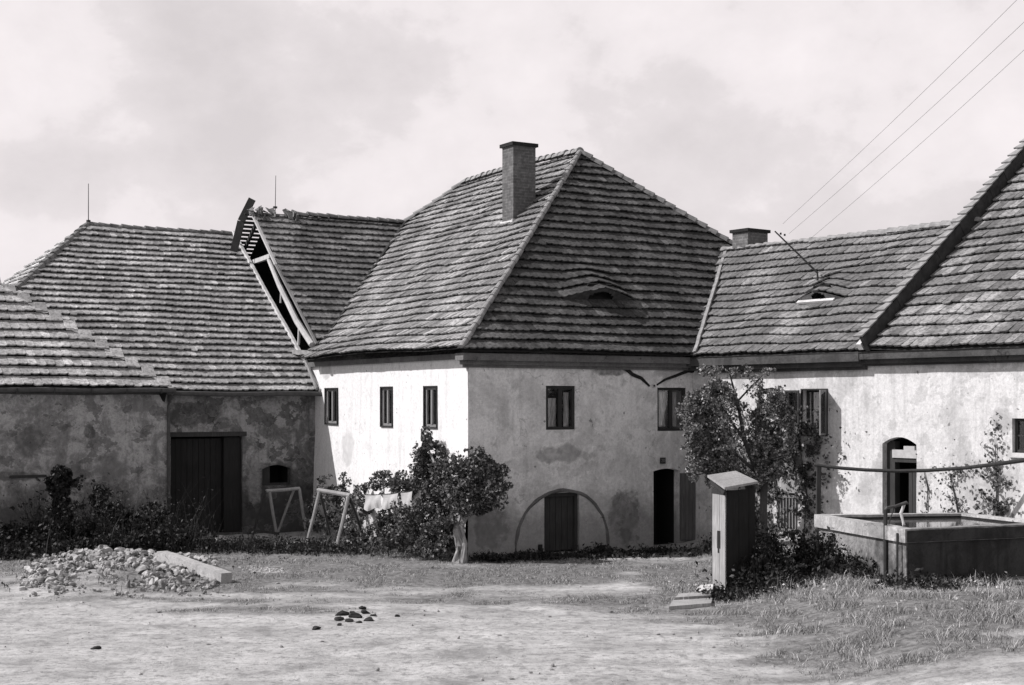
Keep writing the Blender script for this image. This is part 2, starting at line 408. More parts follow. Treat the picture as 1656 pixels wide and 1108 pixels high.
def tile_roof(name, fr, poly, mat, under, parent, course=.36, tw=.2, th=.06, wavy=.05, seed=1, dormers=(), kick=0., skip=0.0, slip=.012):
    rnd = random.Random(seed)
    V_, F_, M_ = [], [], []
    bmax = max(p[1] for p in poly)
    def base(a, b):
        q = fr.w(a, b)
        o = wavy * nz(q, .33, seed) + .4 * wavy * nz(q, .9, seed + 5)
        if kick and b < 1.6: o += kick * (1 - b / 1.6) ** 2
        return o
    def bump(a, b, bt):
        o = 0
        for (da, db, hw, ln, hh, lean) in dormers:
            if bt >= db - .02 and b <= db + ln:
                s = (b - db) / ln; c = da + lean * s
                ww = hw * (1 - .55 * s); u = abs(a - c) / ww
                if u < 1: o += hh * (1 - s) ** 1.0 * (1 - u) ** .9 * (1 - .15 * (1 - u))
        return o
    nk = int(bmax / course) + 1
    for k in range(nk):
        b0 = k * course; b1 = min(b0 + course + .03, bmax)
        if b1 - b0 < .06: continue
        i0 = interval(poly, min(max(b0, 1e-4), bmax - 1e-4)); i1 = interval(poly, min(b1, bmax - 1e-4))
        if not i0 or not i1: continue
        lo, hi = min(i0[0], i1[0]), max(i0[1], i1[1])
        a = lo - (tw / 2 if k % 2 else 0) + rnd.uniform(-.03, .03)
        rowj = rnd.uniform(-.012, .012)
        while a < hi:
            xl, xr = a + .004, a + tw - .004
            a += tw
            if skip and rnd.random() < skip: continue
            j = rnd.uniform(-slip, slip) + rowj; h0 = th * rnd.uniform(.85, 1.2); tl = rnd.uniform(-.006, .006)
            if rnd.random() < .01: j -= .06
            bx = [xl, xl + tw * .28, xr - tw * .28, xr]; by = [b0 + j + .028, b0 + j, b0 + j, b0 + j + .028]
            bx = [min(max(x, i0[0]), i0[1]) for x in bx]
            tx = [min(max(x, i1[0]), i1[1]) for x in (xr, xl)]
            if bx[3] - bx[0] < .01 and tx[0] - tx[1] < .01: continue
            i = len(V_)
            for x, y in zip(bx, by):
                V_.append(fr.w(x, y, base(x, y) + bump(x, y, b0) + h0 + (tl if x == bx[0] else -tl)))
            for x in tx: V_.append(fr.w(x, b1, base(x, b1) + bump(x, b1, b0) + .006))
            for x, y in zip(bx, by): V_.append(fr.w(x, y + .004, base(x, y) + bump(x, y, b0) + h0 - .042))
            F_.append((i, i + 1, i + 2, i + 3, i + 4, i + 5)); M_.append(0); F_.append((i + 6, i + 7, i + 8, i + 9, i + 4, i + 5)); M_.append(0)
            for q in range(3): F_.append((i + q, i + 6 + q, i + 7 + q, i + q + 1)); M_.append(0)
            F_.append((i, i + 5, i + 6)); F_.append((i + 3, i + 9, i + 4)); M_ += [0, 0]
    # boarding under the tiles
    nb = max(2, int(bmax / .5)); na = 24
    for p in range(nb):
        b0, b1 = bmax * p / nb, bmax * (p + 1) / nb
        i0 = interval(poly, min(max(b0, 1e-4), bmax - 1e-4)); i1 = interval(poly, min(b1, bmax - 1e-4))
        if not i0 or not i1: continue
        for q in range(na):
            s, t = q / na, (q + 1) / na
            pts = [(i0[0] + (i0[1] - i0[0]) * s, b0), (i0[0] + (i0[1] - i0[0]) * t, b0), (i1[0] + (i1[1] - i1[0]) * t, b1), (i1[0] + (i1[1] - i1[0]) * s, b1)]
            i = len(V_)
            for x, y in pts: V_.append(fr.w(x, y, base(x, y) - .05))
            F_.append((i, i + 1, i + 2, i + 3)); M_.append(1)
    return mesh_obj(name, V_, F_, [mat, under], parent, M_)

def ridge_caps(name, p, q, mat, parent, r=.12, step=.36, up=UP, lift=.03, seed=0, sag=0.):
    rnd = random.Random(seed); mb = MB(); p, q = V(p), V(q); L = (q - p).length; n = max(2, int(L / step)); d = (q - p) / n
    for k in range(n):
        s0 = -sag * math.sin(math.pi * k / n); s1 = -sag * math.sin(math.pi * (k + 1) / n)
        o = V((rnd.uniform(-.01, .01), rnd.uniform(-.01, .01), lift + rnd.uniform(-.012, .012)))
        mb.tube([p + d * (k - .06) + o + UP * s0, p + d * (k + 1.06) + o + UP * (s1 - .02)], [r * rnd.uniform(1.0, 1.12), r * .86], 6, half=True, up=up)
    return mb.build(name, mat, parent)

def leaves(pts, size, nvar=.4, seed=1, flat=None, asp=1.):
    """(verts, faces) of one leaf-sized rhombus per point; flat = preferred normal"""
    g = np.random.default_rng(seed); n = len(pts)
    nrm = g.normal(size=(n, 3))
    if flat is not None: nrm = nrm * .6 + np.array(flat)[None, :]
    nrm /= np.linalg.norm(nrm, axis=1)[:, None] + 1e-9
    t = g.normal(size=(n, 3)); t -= (t * nrm).sum(1)[:, None] * nrm; t /= np.linalg.norm(t, axis=1)[:, None] + 1e-9
    b = np.cross(nrm, t); s = size * (1 + nvar * g.uniform(-1, 1, n))[:, None]
    fold = nrm * s * .18
    v = np.stack([pts - t * s * .55 * asp, pts - b * s * .42 + fold, pts + t * s * .6 * asp, pts + b * s * .42 + fold], 1).reshape(-1, 3)
    return v, np.arange(n * 4).reshape(-1, 4)

def cloud(ells, n, seed=1, shell=.55, clump=3., cut=.0):
    """points in a set of ellipsoids (centre, radii), thinned by noise so clumps and gaps show"""
    g = np.random.default_rng(seed); outp = []
    vol = np.array([e[1][0] * e[1][1] * e[1][2] * (e[2] if len(e) > 2 else 1) for e in ells]); vol = vol / vol.sum()
    for (e, vshare) in zip(ells, vol):
        m = int(n * vshare * 2) + 20
        d = g.normal(size=(m, 3)); d /= np.linalg.norm(d, axis=1)[:, None]
        r = g.uniform(0, 1, m) ** (1 / 3) * (1 - shell) + shell * g.uniform(.75, 1.08, m)
        p = d * r[:, None]
        q = np.array(e[0])[None, :] + p * np.array(e[1])[None, :]
        mr_ = max(e[1]) * .45
        q = q + np.array([tuple(noise.noise_vector(V(x) * 2.3)) for x in q]) * mr_
        kp = [noise.noise(V(x) * clump) + .35 * noise.noise(V(x) * clump * 2.7) > cut + g.uniform(-.12, .12) for x in q]
        q = q[np.array(kp)]; outp.append(q[:int(n * vshare)])
    return np.concatenate(outp)

# ------------------------------------------------------------------ wall and roof frames
frMF = Fr(C0, dF, UP, nF); frML = Fr(C0, dL, UP, nL)
frWW = Fr(P0, wA, UP, nW); frBW = Fr(J0, -dF, UP, nF)
frAW = Fr(J0 + nF * .5, -dF, UP, nF)
def opn(fr, x0, y0, x1, y1, rise=0., z0=None):
    xm, ym = (x0 + x1) / 2, (y0 + y1) / 2
    a0, a1 = fr.pix(x0, ym)[0], fr.pix(x1, ym)[0]
    b0 = fr.pix(xm, y1)[1] if z0 is None else z0
    return (min(a0, a1), max(a0, a1), b0, fr.pix(xm, y0)[1], rise)
def slope(O, ax, inward, tan):
    return Fr(O, ax, V(inward) + UP * tan, UP - V(inward) * tan)
def ab(fr, q): q = V(q) - fr.O; return (q.dot(fr.ax), q.dot(fr.up))
def plane_cross(fr, b, other):
    """a on row b of roof fr where it meets the plane of another roof"""
    p = fr.w(0, b); return (other.O - p).dot(other.n) / fr.ax.dot(other.n)

# materials
M_front = plaster('front_plaster', .84, .52, peel=.22, grain=.7, crack=.6, patch=.45, streak=.3, damp=1.35, bumps=.5, pl=.53,
    blobs=[(tuple(frMF.w(*frMF.pix(985, 600))), (.5, .5, .12), .12), (tuple(frMF.w(*frMF.pix(915, 735))), (.75, .6, .22), .3),
           (tuple(frMF.w(*frMF.pix(1012, 835))), (.5, .4, .65), .13), (tuple(frMF.w(*frMF.pix(795, 850))), (.45, .4, .5), .16),
           (tuple(frMF.w(*frMF.pix(1075, 600))), (.45, .3, .22), .42), (tuple(frMF.w(*frMF.pix(1088, 715))), (.12, .1, .6), .62)])
M_side = plaster('limewashed_plaster', .80, .60, crack=.25, grain=.6, patch=.3, streak=.3, damp=.9, bumps=.08, pl=.6, contrast=.5,
    blobs=[(tuple(frML.w(*frML.pix(563, 725))), (.3, .4, .5), .55), (tuple(frML.w(*frML.pix(530, 600))), (.3, .4, .3), .5)])
M_wing = plaster('wing_plaster', .70, .46, peel=.28, crack=.5, grain=.8, patch=.5, streak=.4, damp=.3, bumps=.12, pl=.55, contrast=.55,
    blobs=[(tuple(frWW.w(*frWW.pix(1280, 760))), (.42, .5, .95), .2), (tuple(frWW.w(*frWW.pix(1225, 790))), (.6, .8, 1.1), .26),
           (tuple(frWW.w(*frWW.pix(1360, 632))), (.13, .13, .2), .5), (tuple(frWW.w(*frWW.pix(1395, 800))), (.35, .35, .3), .52),
           (tuple(frWW.w(*frWW.pix(1590, 790))), (.8, .8, .55), .5), (tuple(frWW.w(*frWW.pix(1620, 680))), (.25, .25, .3), .4)])
M_barn = plaster('weathered_plaster', .34, .10, peel=.85, psc=1.9, patch=.7, streak=.5, damp=1.6, bumps=.7, pl=.5,
    blobs=[(tuple(frBW.w(*frBW.pix(310, 670))), (1.0, .8, .3), .07), (tuple(frBW.w(*frBW.pix(455, 800))), (1.2, .8, .8), .045),
           (tuple(frBW.w(*frBW.pix(450, 655))), (.6, .6, .2), .3), (tuple(frBW.w(*frBW.pix(412, 780))), (.2, .3, .6), .26)])
M_shed = plaster('peeling_plaster', .46, .17, peel=.7, psc=2.0, patch=.6, streak=.4, damp=1.5, bumps=.7, pl=.5,
    blobs=[(tuple(frAW.w(*frAW.pix(48, 712))), (.42, .4, .42), .10), (tuple(frAW.w(*frAW.pix(145, 698))), (.13, .3, .16), .07),
           (tuple(frAW.w(*frAW.pix(225, 655))), (.5, .5, .22), .19), (tuple(frAW.w(*frAW.pix(180, 760))), (.4, .5, .25), .2),
           (tuple(frAW.w(*frAW.pix(20, 770))), (.7, .5, .12), .1)])
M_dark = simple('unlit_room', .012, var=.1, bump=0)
M_board = simple('roof_boarding', .03, var=.3)
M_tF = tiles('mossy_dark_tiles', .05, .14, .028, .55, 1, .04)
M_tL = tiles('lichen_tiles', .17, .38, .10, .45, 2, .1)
M_tW = tiles('wing_tiles', .15, .29, .09, .5, 3, .05)
M_tD = tiles('pale_mixed_tiles', .12, .30, .08, .4, 4, .14)
M_tB = tiles('barn_tiles', .25, .52, .18, .45, 5, .09)
M_tA = tiles('shed_tiles', .32, .58, .22, .4, 6, .08)
M_tS = tiles('stable_tiles', .11, .26, .07, .5, 7, .04)
M_cap = simple('ridge_tile_clay', .17, var=.45, scale=6)
M_capL = simple('mortar_bedded_clay', .25, var=.35, scale=6)
M_mort = simple('lime_mortar', .55, var=.3, scale=5, bump=.6)
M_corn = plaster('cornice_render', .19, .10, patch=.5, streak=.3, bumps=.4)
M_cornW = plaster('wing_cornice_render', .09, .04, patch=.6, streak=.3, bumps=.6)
M_brickL = brick('chimney_brick', .17, .21)
M_brickD = brick('barn_brick', .05, .08)
M_wdark = wood('dark_weathered_wood', .045)
M_wframe = wood('painted_window_wood', .035, .3)
M_wgrey = wood('grey_weathered_wood', .22)
M_wpale = wood('pale_weathered_wood', .36, .4)
M_wlog = wood('bleached_log', .50, .25)
M_glass = glassmat('window_glass')
M_curt = simple('curtain_cloth', .62, var=.6, scale=5, stretch=(3, 3, .6), bump=.4)
M_iron = simple('rusty_iron', .035, .7, .3)
M_zinc = simple('old_zinc', .07, .6, .3)
M_white = simple('whitewashed_board', .42, var=.15)
M_gouge = simple('soot_and_shade_black', .02, var=.4)

def casement(parent, fr, o, dep=.07, fw=.06, mat=None, curtain=None, mull=True, bars=0, sash=2, name='window'):
    """a window: outer frame, sashes with panes, optional curtain"""
    mat = mat or M_wframe
    a0, a1, b0, b1 = o[:4]; m = MB(); e = .006
    m.box(fr, a0 + e, a1 - e, b0 + e, b0 + fw, -dep - .06, -dep); m.box(fr, a0 + e, a1 - e, b1 - fw, b1 - e, -dep - .06, -dep)
    m.box(fr, a0 + e, a0 + fw, b0 + fw, b1 - fw, -dep - .06, -dep + .004); m.box(fr, a1 - fw, a1 - e, b0 + fw, b1 - fw, -dep - .06, -dep + .004)
    am = (a0 + a1) / 2
    if mull: m.box(fr, am - fw * .62, am + fw * .62, b0 + fw, b1 - fw, -dep - .05, -dep + .016)
    for k in range(bars):
        z = b0 + (b1 - b0) * (k + 1) / (bars + 1)
        m.box(fr, a0 + fw, a1 - fw, z - .018, z + .018, -dep - .045, -dep - .01)
    win = m.build(name, mat, parent)
    ed = [(a0 + fw, am - fw * .62), (am + fw * .62, a1 - fw)] if mull else [(a0 + fw, a1 - fw)]
    for (x, y) in ed:
        g = MB(); g.box(fr, x - .004, y + .004, b0 + fw - .004, b1 - fw + .004, -dep - .036, -dep - .03); g.build('pane', M_glass, win)
    if curtain:
        for (x, y, z0, z1) in curtain:
            c = MB(); n = 10
            X0, X1 = a0 + (a1 - a0) * x, a0 + (a1 - a0) * y; Z0, Z1 = b0 + (b1 - b0) * z0, b0 + (b1 - b0) * z1
            for k in range(n):
                u, v = X0 + (X1 - X0) * k / n, X0 + (X1 - X0) * (k + 1) / n
                d0, d1 = -dep - .14 + .02 * math.sin(k * 2.2), -dep - .14 + .02 * math.sin((k + 1) * 2.2)
                c.quad([fr.w(u, Z0, d0), fr.w(v, Z0, d1), fr.w(v, Z1, d1), fr.w(u, Z1, d0)])
            c.build('curtain', M_curt, win)
    return win
def surround(parent, fr, o, wd=.05, pr=.02, mat=None, name='window_surround'):
    a0, a1, b0, b1 = o[:4]; m = MB()
    m.box(fr, a0 - wd, a1 + wd, b1, b1 + wd, -.03, pr + .03); m.box(fr, a0 - wd, a1 + wd, b0 - wd, b0, -.03, pr + .03)
    m.box(fr, a0 - wd, a0, b0, b1, -.03, pr + .027); m.box(fr, a1, a1 + wd, b0, b1, -.03, pr + .027)
    return m.build(name, mat or M_wframe, parent)
def plank_door(parent, fr, a0, a1, z0, z1, d, mat, pw=.14, rise=0., name='door'):
    m = MB(); n = max(2, int(round((a1 - a0) / pw))); s = (a1 - a0) / n; r = random.Random(int(a0 * 99))
    for k in range(n):
        x = a0 + k * s; u = (x + s / 2 - (a0 + a1) / 2) / ((a1 - a0) / 2)
        m.box(fr, x + .006, x + s - .006, z0 + r.uniform(0, .03), z1 - rise * u * u - .01, d - .03, d + r.uniform(-.006, .008))
    m.box(fr, a0, a1, z0 + .02, z1 - rise - .01, d - .06, d - .032)
    return m.build(name, mat, parent)

# ================================================================== FARMHOUSE
house = thing('farmhouse', C0, 'large farmhouse with a steep hipped tile roof, tall brick chimney and arched doorway', 'house')
oM1 = opn(frMF, 883, 624, 930, 695); oM2 = opn(frMF, 1063, 627, 1110, 697)
oMd = opn(frMF, 880, 797, 937, 899, 0., 0.02); oMe = opn(frMF, 1057, 758, 1099, 881, .06, .04)
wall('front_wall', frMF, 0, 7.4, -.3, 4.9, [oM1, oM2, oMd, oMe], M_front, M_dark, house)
oL = [opn(frML, 527, 629, 546, 685), opn(frML, 617, 627, 635, 689), opn(frML, 687, 626, 707, 691)]
wall('side_wall', frML, 0, 19.3, -.3, 4.95, oL, M_side, M_dark, house, slant=.10)
m = MB()
m.quad([C0 + dF * 14.5, C0 + dF * 14.5 + dL * 19.3, C0 + dF * 14.5 + dL * 19.3 + UP * 5, C0 + dF * 14.5 + UP * 5])
m.quad([C0 + dL * 19.3, C0 + dF * 14.5 + dL * 19.3, C0 + dF * 14.5 + dL * 19.3 + UP * 5, C0 + dL * 19.3 + UP * 5])
m.quad([C0 + dF * 7.4, C0 + dF * 14.5, C0 + dF * 14.5 + UP * 5, C0 + dF * 7.4 + UP * 5])
m.build('rear_wall', M_side, house)
MB().quad([C0 + UP * 4.9 + dF * .05 + dL * .05, C0 + dF * 14.4 + UP * 4.9, C0 + dF * 14.4 + dL * 19.2 + UP * 4.9, C0 + dL * 19.2 + UP * 4.9]).build('attic_floor', M_dark, house)
casement(house, frMF, oM1, dep=.03, fw=.075, curtain=[(.12, .46, .05, .72), (.72, .9, .05, .85)])
casement(house, frMF, oM2, dep=.05, fw=.075, curtain=[(.2, .42, .1, .9), (.6, .8, .1, .9)])
for k, o in enumerate(oL):
    casement(house, frML, o, dep=.03, fw=.07, mat=M_wgrey, curtain=[(.1, .45, .03, .97), (.55, .9, .03, .97)])
    surround(house, frML, o, .03, .01, M_wframe)
# doors
plank_door(house, frMF, oMd[0] + .09, oMd[1] - .09, .05, oMd[3] - .1, -.16, M_wdark, .19)
m = MB(); m.box(frMF, oMd[0] + .004, oMd[0] + .09, .02, oMd[3] - .004, -.2, -.08); m.box(frMF, oMd[1] - .09, oMd[1] - .004, .02, oMd[3] - .004, -.2, -.08)
m.box(frMF, oMd[0] + .09, oMd[1] - .09, oMd[3] - .1, oMd[3] - .004, -.2, -.085); m.build('door_frame', M_wdark, house)
d = MB(); q = frMF.w(oMe[1] + .01, 0, .02); fr2 = Fr(q, dF * .97 + nF * .1, UP, nF)
d2 = plank_door(house, fr2, .0, .48, .12, oMe[3] - .12, .04, wood('dim_door_wood', .12), .12)
# arch relief round the blocked gateway
m = MB(); ca, cz0 = frMF.pix(910, 895); ra = (frMF.pix(985, 895)[0] - frMF.pix(835, 895)[0]) / 2; rt = frMF.pix(910, 793)[1]
pts = []
for k in range(25):
    t = math.pi * k / 24; pts.append(frMF.w(ca - ra * math.cos(t), .05 + (rt - .05) * math.sin(t) ** .85, .0))
m.tube(pts, .045, 6, jit=.35); m.build('arch_moulding', M_corn, house)
m = MB(); a, z = frMF.pix(873, 887); m.box(frMF, a - .06, a + .06, z - .1, z + .1, -.05, .03); m.build('wall_vent', M_gouge, house)
# gouged line where old pipes ran, and the ring between them
m = MB()
for pl, rr in (([(998, 594), (1012, 597), (1022, 606), (1036, 612), (1050, 624)], [.03, .06, .05, .045, .03]),
               ([(1062, 623), (1075, 614), (1092, 608), (1112, 600), (1128, 600)], [.02, .03, .035, .05, .05])):
    m.tube([frMF.w(*frMF.pix(*p), .012) for p in pl], rr, 7, jit=.35)
m.build('pipe_chase', M_gouge, house)
m = MB(); m.tube([frMF.w(*frMF.pix(1056, 624), -.02), frMF.w(*frMF.pix(1056, 624), .05)], .05, 10); h_ = m.build('wall_bracket', M_mort, house)
m = MB(); m.tube([frMF.w(*frMF.pix(1056, 624), .03), frMF.w(*frMF.pix(1056, 624), .06)], .028, 8); m.build('socket', M_gouge, h_)
# number plate
a, z = frMF.pix(1071, 745)
plate = MB().box(frMF, a - .085, a + .085, z - .08, z + .08, .01, .035).build('number_plate', M_iron, house)
tx = bpy.data.curves.new('house_number', 'FONT'); tx.body = '20'; tx.size = .13; tx.extrude = .002; tx.align_x = 'CENTER'; tx.align_y = 'CENTER'
to = bpy.data.objects.new('tmp_text', tx); SC.collection.objects.link(to)
bpy.context.view_layer.update(); me = bpy.data.meshes.new_from_object(to.evaluated_get(bpy.context.evaluated_depsgraph_get()))
vs = [frMF.w(a + v.co.x, z + v.co.y, .038 + v.co.z) for v in me.vertices]; fs = [tuple(p.vertices) for p in me.polygons]
bpy.data.objects.remove(to); mesh_obj('house_number', vs, fs, M_wgrey, plate)
# cornices
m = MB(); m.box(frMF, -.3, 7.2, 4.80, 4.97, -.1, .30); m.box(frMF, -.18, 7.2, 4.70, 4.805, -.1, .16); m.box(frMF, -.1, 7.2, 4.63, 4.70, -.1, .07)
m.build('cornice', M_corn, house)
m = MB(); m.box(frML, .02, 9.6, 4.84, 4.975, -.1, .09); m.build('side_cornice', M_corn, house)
# roof
AP = C0 + dF * 7.25 + dL * 6.0 + UP * 11.35
RB = C0 + dF * 7.25 + dL * 13.3 + UP * 11.35
E1 = C0 + nF * .4 + nL * .4 + UP * 5.0
E2 = C0 + nF * .4 + dF * 14.9 + UP * 5.0
E3 = C0 + dL * 19.7 + dF * 14.9 + UP * 5.0
E4 = C0 + dL * 19.7 + nL * .4 + UP * 5.0
rF = slope(E1, dF, dL, 6.35 / 6.4); rL = slope(E1, dL, dF, 6.35 / 7.65)
rS = slope(J0 + UP * 5.45, dF, dL, .875)
S_rb = 5.2 * math.hypot(1, .875)
aV = plane_cross(rS, S_rb, rL); VR = rS.w(aV, S_rb)
def on_roof(fr, px, py): return fr.pix(px, py)
# eyebrow dormer on the front slope
e0 = rF.pix(906, 482); e1 = rF.pix(1030, 482); et = rF.pix(937, 424)
eda, edb = (e0[0] + e1[0]) / 2, round(e0[1] / .36) * .36
dorF = (eda, edb, (e1[0] - e0[0]) * .45, max(et[1] - edb, 1.2), .44, et[0] - eda)
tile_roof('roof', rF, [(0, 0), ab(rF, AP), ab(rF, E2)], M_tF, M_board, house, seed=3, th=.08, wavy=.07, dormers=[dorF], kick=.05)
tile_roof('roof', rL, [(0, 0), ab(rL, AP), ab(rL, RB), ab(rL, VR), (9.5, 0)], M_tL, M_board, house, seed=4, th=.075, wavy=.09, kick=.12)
m = MB(); m.quad([E2, E3, RB, AP]); m.quad([E3, E4, RB]); m.build('rear_roof', M_tW, house)
ridge_caps('hip_tiles', E1 + UP * .05, AP, M_capL, house, r=.09, seed=1, lift=.03)
ridge_caps('hip_tiles', E2 + UP * .05, AP, M_cap, house, r=.14, seed=2, lift=-.01)
ridge_caps('ridge_tiles', AP, RB, M_capL, house, r=.14, seed=3, lift=.02, sag=-.06)
ridge_caps('hip_tiles', VR + UP * .04, RB, M_capL, house, r=.12, seed=4, lift=.02, sag=.02)
def dormer_front(parent, fr, dr, ow, oh, mat, sill=False):
    da, db, hw, ln, hh, lean = dr; m = MB(); n = 24
    def top(u): return hh * (1 - abs(u)) ** .9 * (1 - .15 * (1 - abs(u)))
    for k in range(n):
        u, v = -1 + 2 * k / n, -1 + 2 * (k + 1) / n; x, y = da + u * hw, da + v * hw
        if abs((x + y) / 2 - da) < ow: 
            c = (x + y) / 2 - da; lo = oh * math.sqrt(max(0, 1 - (c / ow) ** 2) * .8 + .2)
            m.quad([fr.w(x, db - .01, lo), fr.w(y, db - .01, lo), fr.w(y, db + .0, top(v)), fr.w(x, db + .0, top(u))])
        else: m.quad([fr.w(x, db - .01, -.05), fr.w(y, db - .01, -.05), fr.w(y, db, top(v)), fr.w(x, db, top(u))])
    o = m.build('eyebrow_dormer', mat, parent)
    MB().box(fr, da - ow * 1.1, da + ow * 1.1, db + .25, db + .3, -.05, oh * 1.1).build('vent_opening', M_dark, o)
    if sill: MB().box(fr, da - hw * .8, da + hw * .62, db - .12, db - .02, .02, .08).build('sill', M_mort, o)
    return o
dormer_front(house, rF, dorF, .34, .26, simple('dormer_boarding', .06, var=.4))
# valley flashing between farmhouse and wing, and at the stable roof
W_E = P0 + nW * .4 + UP * 5.0
rW = slope(W_E, wA, -nW, .80)
bW = rW.pix(1360, 384)[1]
v0 = plane_cross(rW, 0, rF); v1 = plane_cross(rW, bW, rF)
p0, p1 = rW.w(v0, 0), rW.w(v1, bW)
m = MB(); m.beam(p0 + wA * .14 + UP * .09, p1 + wA * .14 + UP * .07, .10, .05, up=rW.n, wob=.012, n=14); m.build('valley_mortar', M_capL, house)
m = MB(); m.beam(p0 - wA * .10 + UP * .05, p1 - wA * .10 + UP * .05, .30, .04, up=rF.n, wob=.01, n=10); m.build('valley_flashing', M_gouge, house)
v2 = rS.w(plane_cross(rS, .1, rL), .1)
m = MB(); m.beam(v2 + UP * .03, VR + UP * .06, .26, .09, up=rL.n, wob=.015, n=12); m.build('valley_flashing', M_gouge, house)
# chimney
q = rL.pix(830, 356); Q = rL.w(*q)
fC = Fr(Q, dF, UP, nF); ztop = at(830, 229, Q.y).z - Q.z
m = MB(); m.box(fC, 0, .76, -.9, ztop - .1, -.62, 0)
ch = m.build('chimney', M_brickL, house)
m = MB(); m.box(fC, -.06, .82, ztop - .1, ztop, -.68, .06); m.build('chimney_cap', M_gouge, ch)
m = MB(); m.box(fC, -.05, -.0, -.55, .0, -.68, -.02); m.box(fC, -.06, .3, -.16, .03, -.0, .05); m.build('flashing', M_mort, ch)

# ================================================================== RIGHT WING
wing = thing('house_wing', P0 + wA * 3, 'low lime-washed wing with open window and small dormer, right of the hipped farmhouse', 'house')
aD = rW.pix(1404, 563)[0]
oW1 = opn(frWW, 1298, 631, 1337, 703); oWb = opn(frWW, 1256, 797, 1290, 858)
wall('wall', frWW, 0, aD - .3, -.3, 4.9, [oW1, oWb], M_wing, M_dark, wing)
tile_roof('roof', rW, [(v0 - .35, 0), (v1 - .35, bW), (aD, bW), (aD, 0)], M_tW, M_board, wing, seed=8, th=.075, wavy=.11, course=.36,
          dormers=[(rW.pix(1331, 482)[0], round(rW.pix(1331, 482)[1] / .36) * .36, .85, 1.5, .36, rW.pix(1378, 420)[0] - rW.pix(1331, 482)[0])])
dorW = (rW.pix(1331, 482)[0], round(rW.pix(1331, 482)[1] / .36) * .36, .85, 1.5, .36, 0)
dormer_front(wing, rW, dorW, .24, .26, M_corn, True)
RWp, RWq = rW.w(v1 - .3, bW), rW.w(aD + .1, bW)
hw = (RWp - W_E).dot(-nW)
MB().quad([RWp, RWq, RWq - nW * hw - UP * (RWq.z - 5), RWp - nW * hw - UP * (RWp.z - 5)]).build('rear_roof', M_tW, wing)
MB().quad([P0 - nW * (2 * hw - .6) - wA * 2, P0 - nW * (2 * hw - .6) + wA * 16, P0 - nW * (2 * hw - .6) + wA * 16 + UP * 5, P0 - nW * (2 * hw - .6) - wA * 2 + UP * 5]).build('rear_wall', M_wing, wing)
ridge_caps('ridge_tiles', RWp, RWq, M_capL, wing, r=.13, step=.33, seed=9, lift=.01, sag=.05)
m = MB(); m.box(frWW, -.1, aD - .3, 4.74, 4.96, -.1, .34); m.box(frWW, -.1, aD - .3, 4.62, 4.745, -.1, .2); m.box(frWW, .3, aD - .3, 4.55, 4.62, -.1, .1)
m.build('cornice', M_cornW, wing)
q = rW.pix(1211, 404); Q = rW.w(q[0], q[1] - .05); fC = Fr(Q, -nW, UP, wA)
zt = at(1211, 374, Q.y).z - Q.z
m = MB(); m.box(fC, 0, .82, -1, zt, -.62, 0); ch = m.build('chimney', brick('wing_chimney_brick', .2, .26), wing)
m = MB(); m.box(fC, -.06, .88, zt, zt + .09, -.68, .06); m.build('chimney_cap', M_gouge, ch)
# open casements of the wing window
casement(wing, frWW, oW1, dep=.14, fw=.05, mull=False, mat=M_wdark, curtain=[(.08, .5, .03, .97)])
surround(wing, frWW, oW1, .035, .01)
def leaf_sash(parent, fr, w, z0, z1, mat, fw=.045, bar=True):
    m = MB(); m.box(fr, 0, w, z0, z0 + fw, 0, .035); m.box(fr, 0, w, z1 - fw, z1, 0, .035)
    m.box(fr, 0, fw, z0 + fw, z1 - fw, 0, .035); m.box(fr, w - fw, w, z0 + fw, z1 - fw, 0, .035)
    s = m.build('open_casement', mat, parent)
    MB().box(fr, fw - .004, w - fw + .004, z0 + fw - .004, z1 - fw + .004, .015, .019).build('pane', M_glass, s)
    return s
wl = oW1[0] - frWW.pix(1275, 660)[0]
leaf_sash(wing, Fr(frWW.w(oW1[0] - .035, 0, .07), -wA, UP, nW), wl, oW1[2], oW1[3], M_wdark)
leaf_sash(wing, Fr(frWW.w(oW1[1], 0, .05), nW * .93 + wA * .37, UP, wA), .42, oW1[2], oW1[3], M_wgrey)
# barred cellar opening
m = MB(); n = 7
for k in range(n):
    a = oWb[0] + (oWb[1] - oWb[0]) * (k + .5) / n; m.box(frWW, a - .018, a + .018, oWb[2] - .02, oWb[3] - .1, -.03, .03)
m.box(frWW, oWb[0] - .04, oWb[1] + .04, oWb[3] - .12, oWb[3] - .05, -.03, .045); m.box(frWW, oWb[0] - .04, oWb[1] + .04, oWb[2], oWb[2] + .05, -.03, .04)
m.build('window_grille', M_wgrey, wing)
# leaning roof pole with insulators
pb, pt = rW.w(*rW.pix(1322, 460)) + UP * .3, at(1253, 374, rW.w(*rW.pix(1322, 460)).y + .2)
mast = MB().tube([pb - UP * .2, pb, pt], [.03, .028, .018], 7).build('roof_mast', M_iron, wing)
for px_, py_ in ((1262.5, 378), (1269, 380)):
    MB().tube([at(px_, py_ - 1.6, pt.y), at(px_, py_ + 1.6, pt.y)], .025, 8).build('insulator', M_gouge, mast)

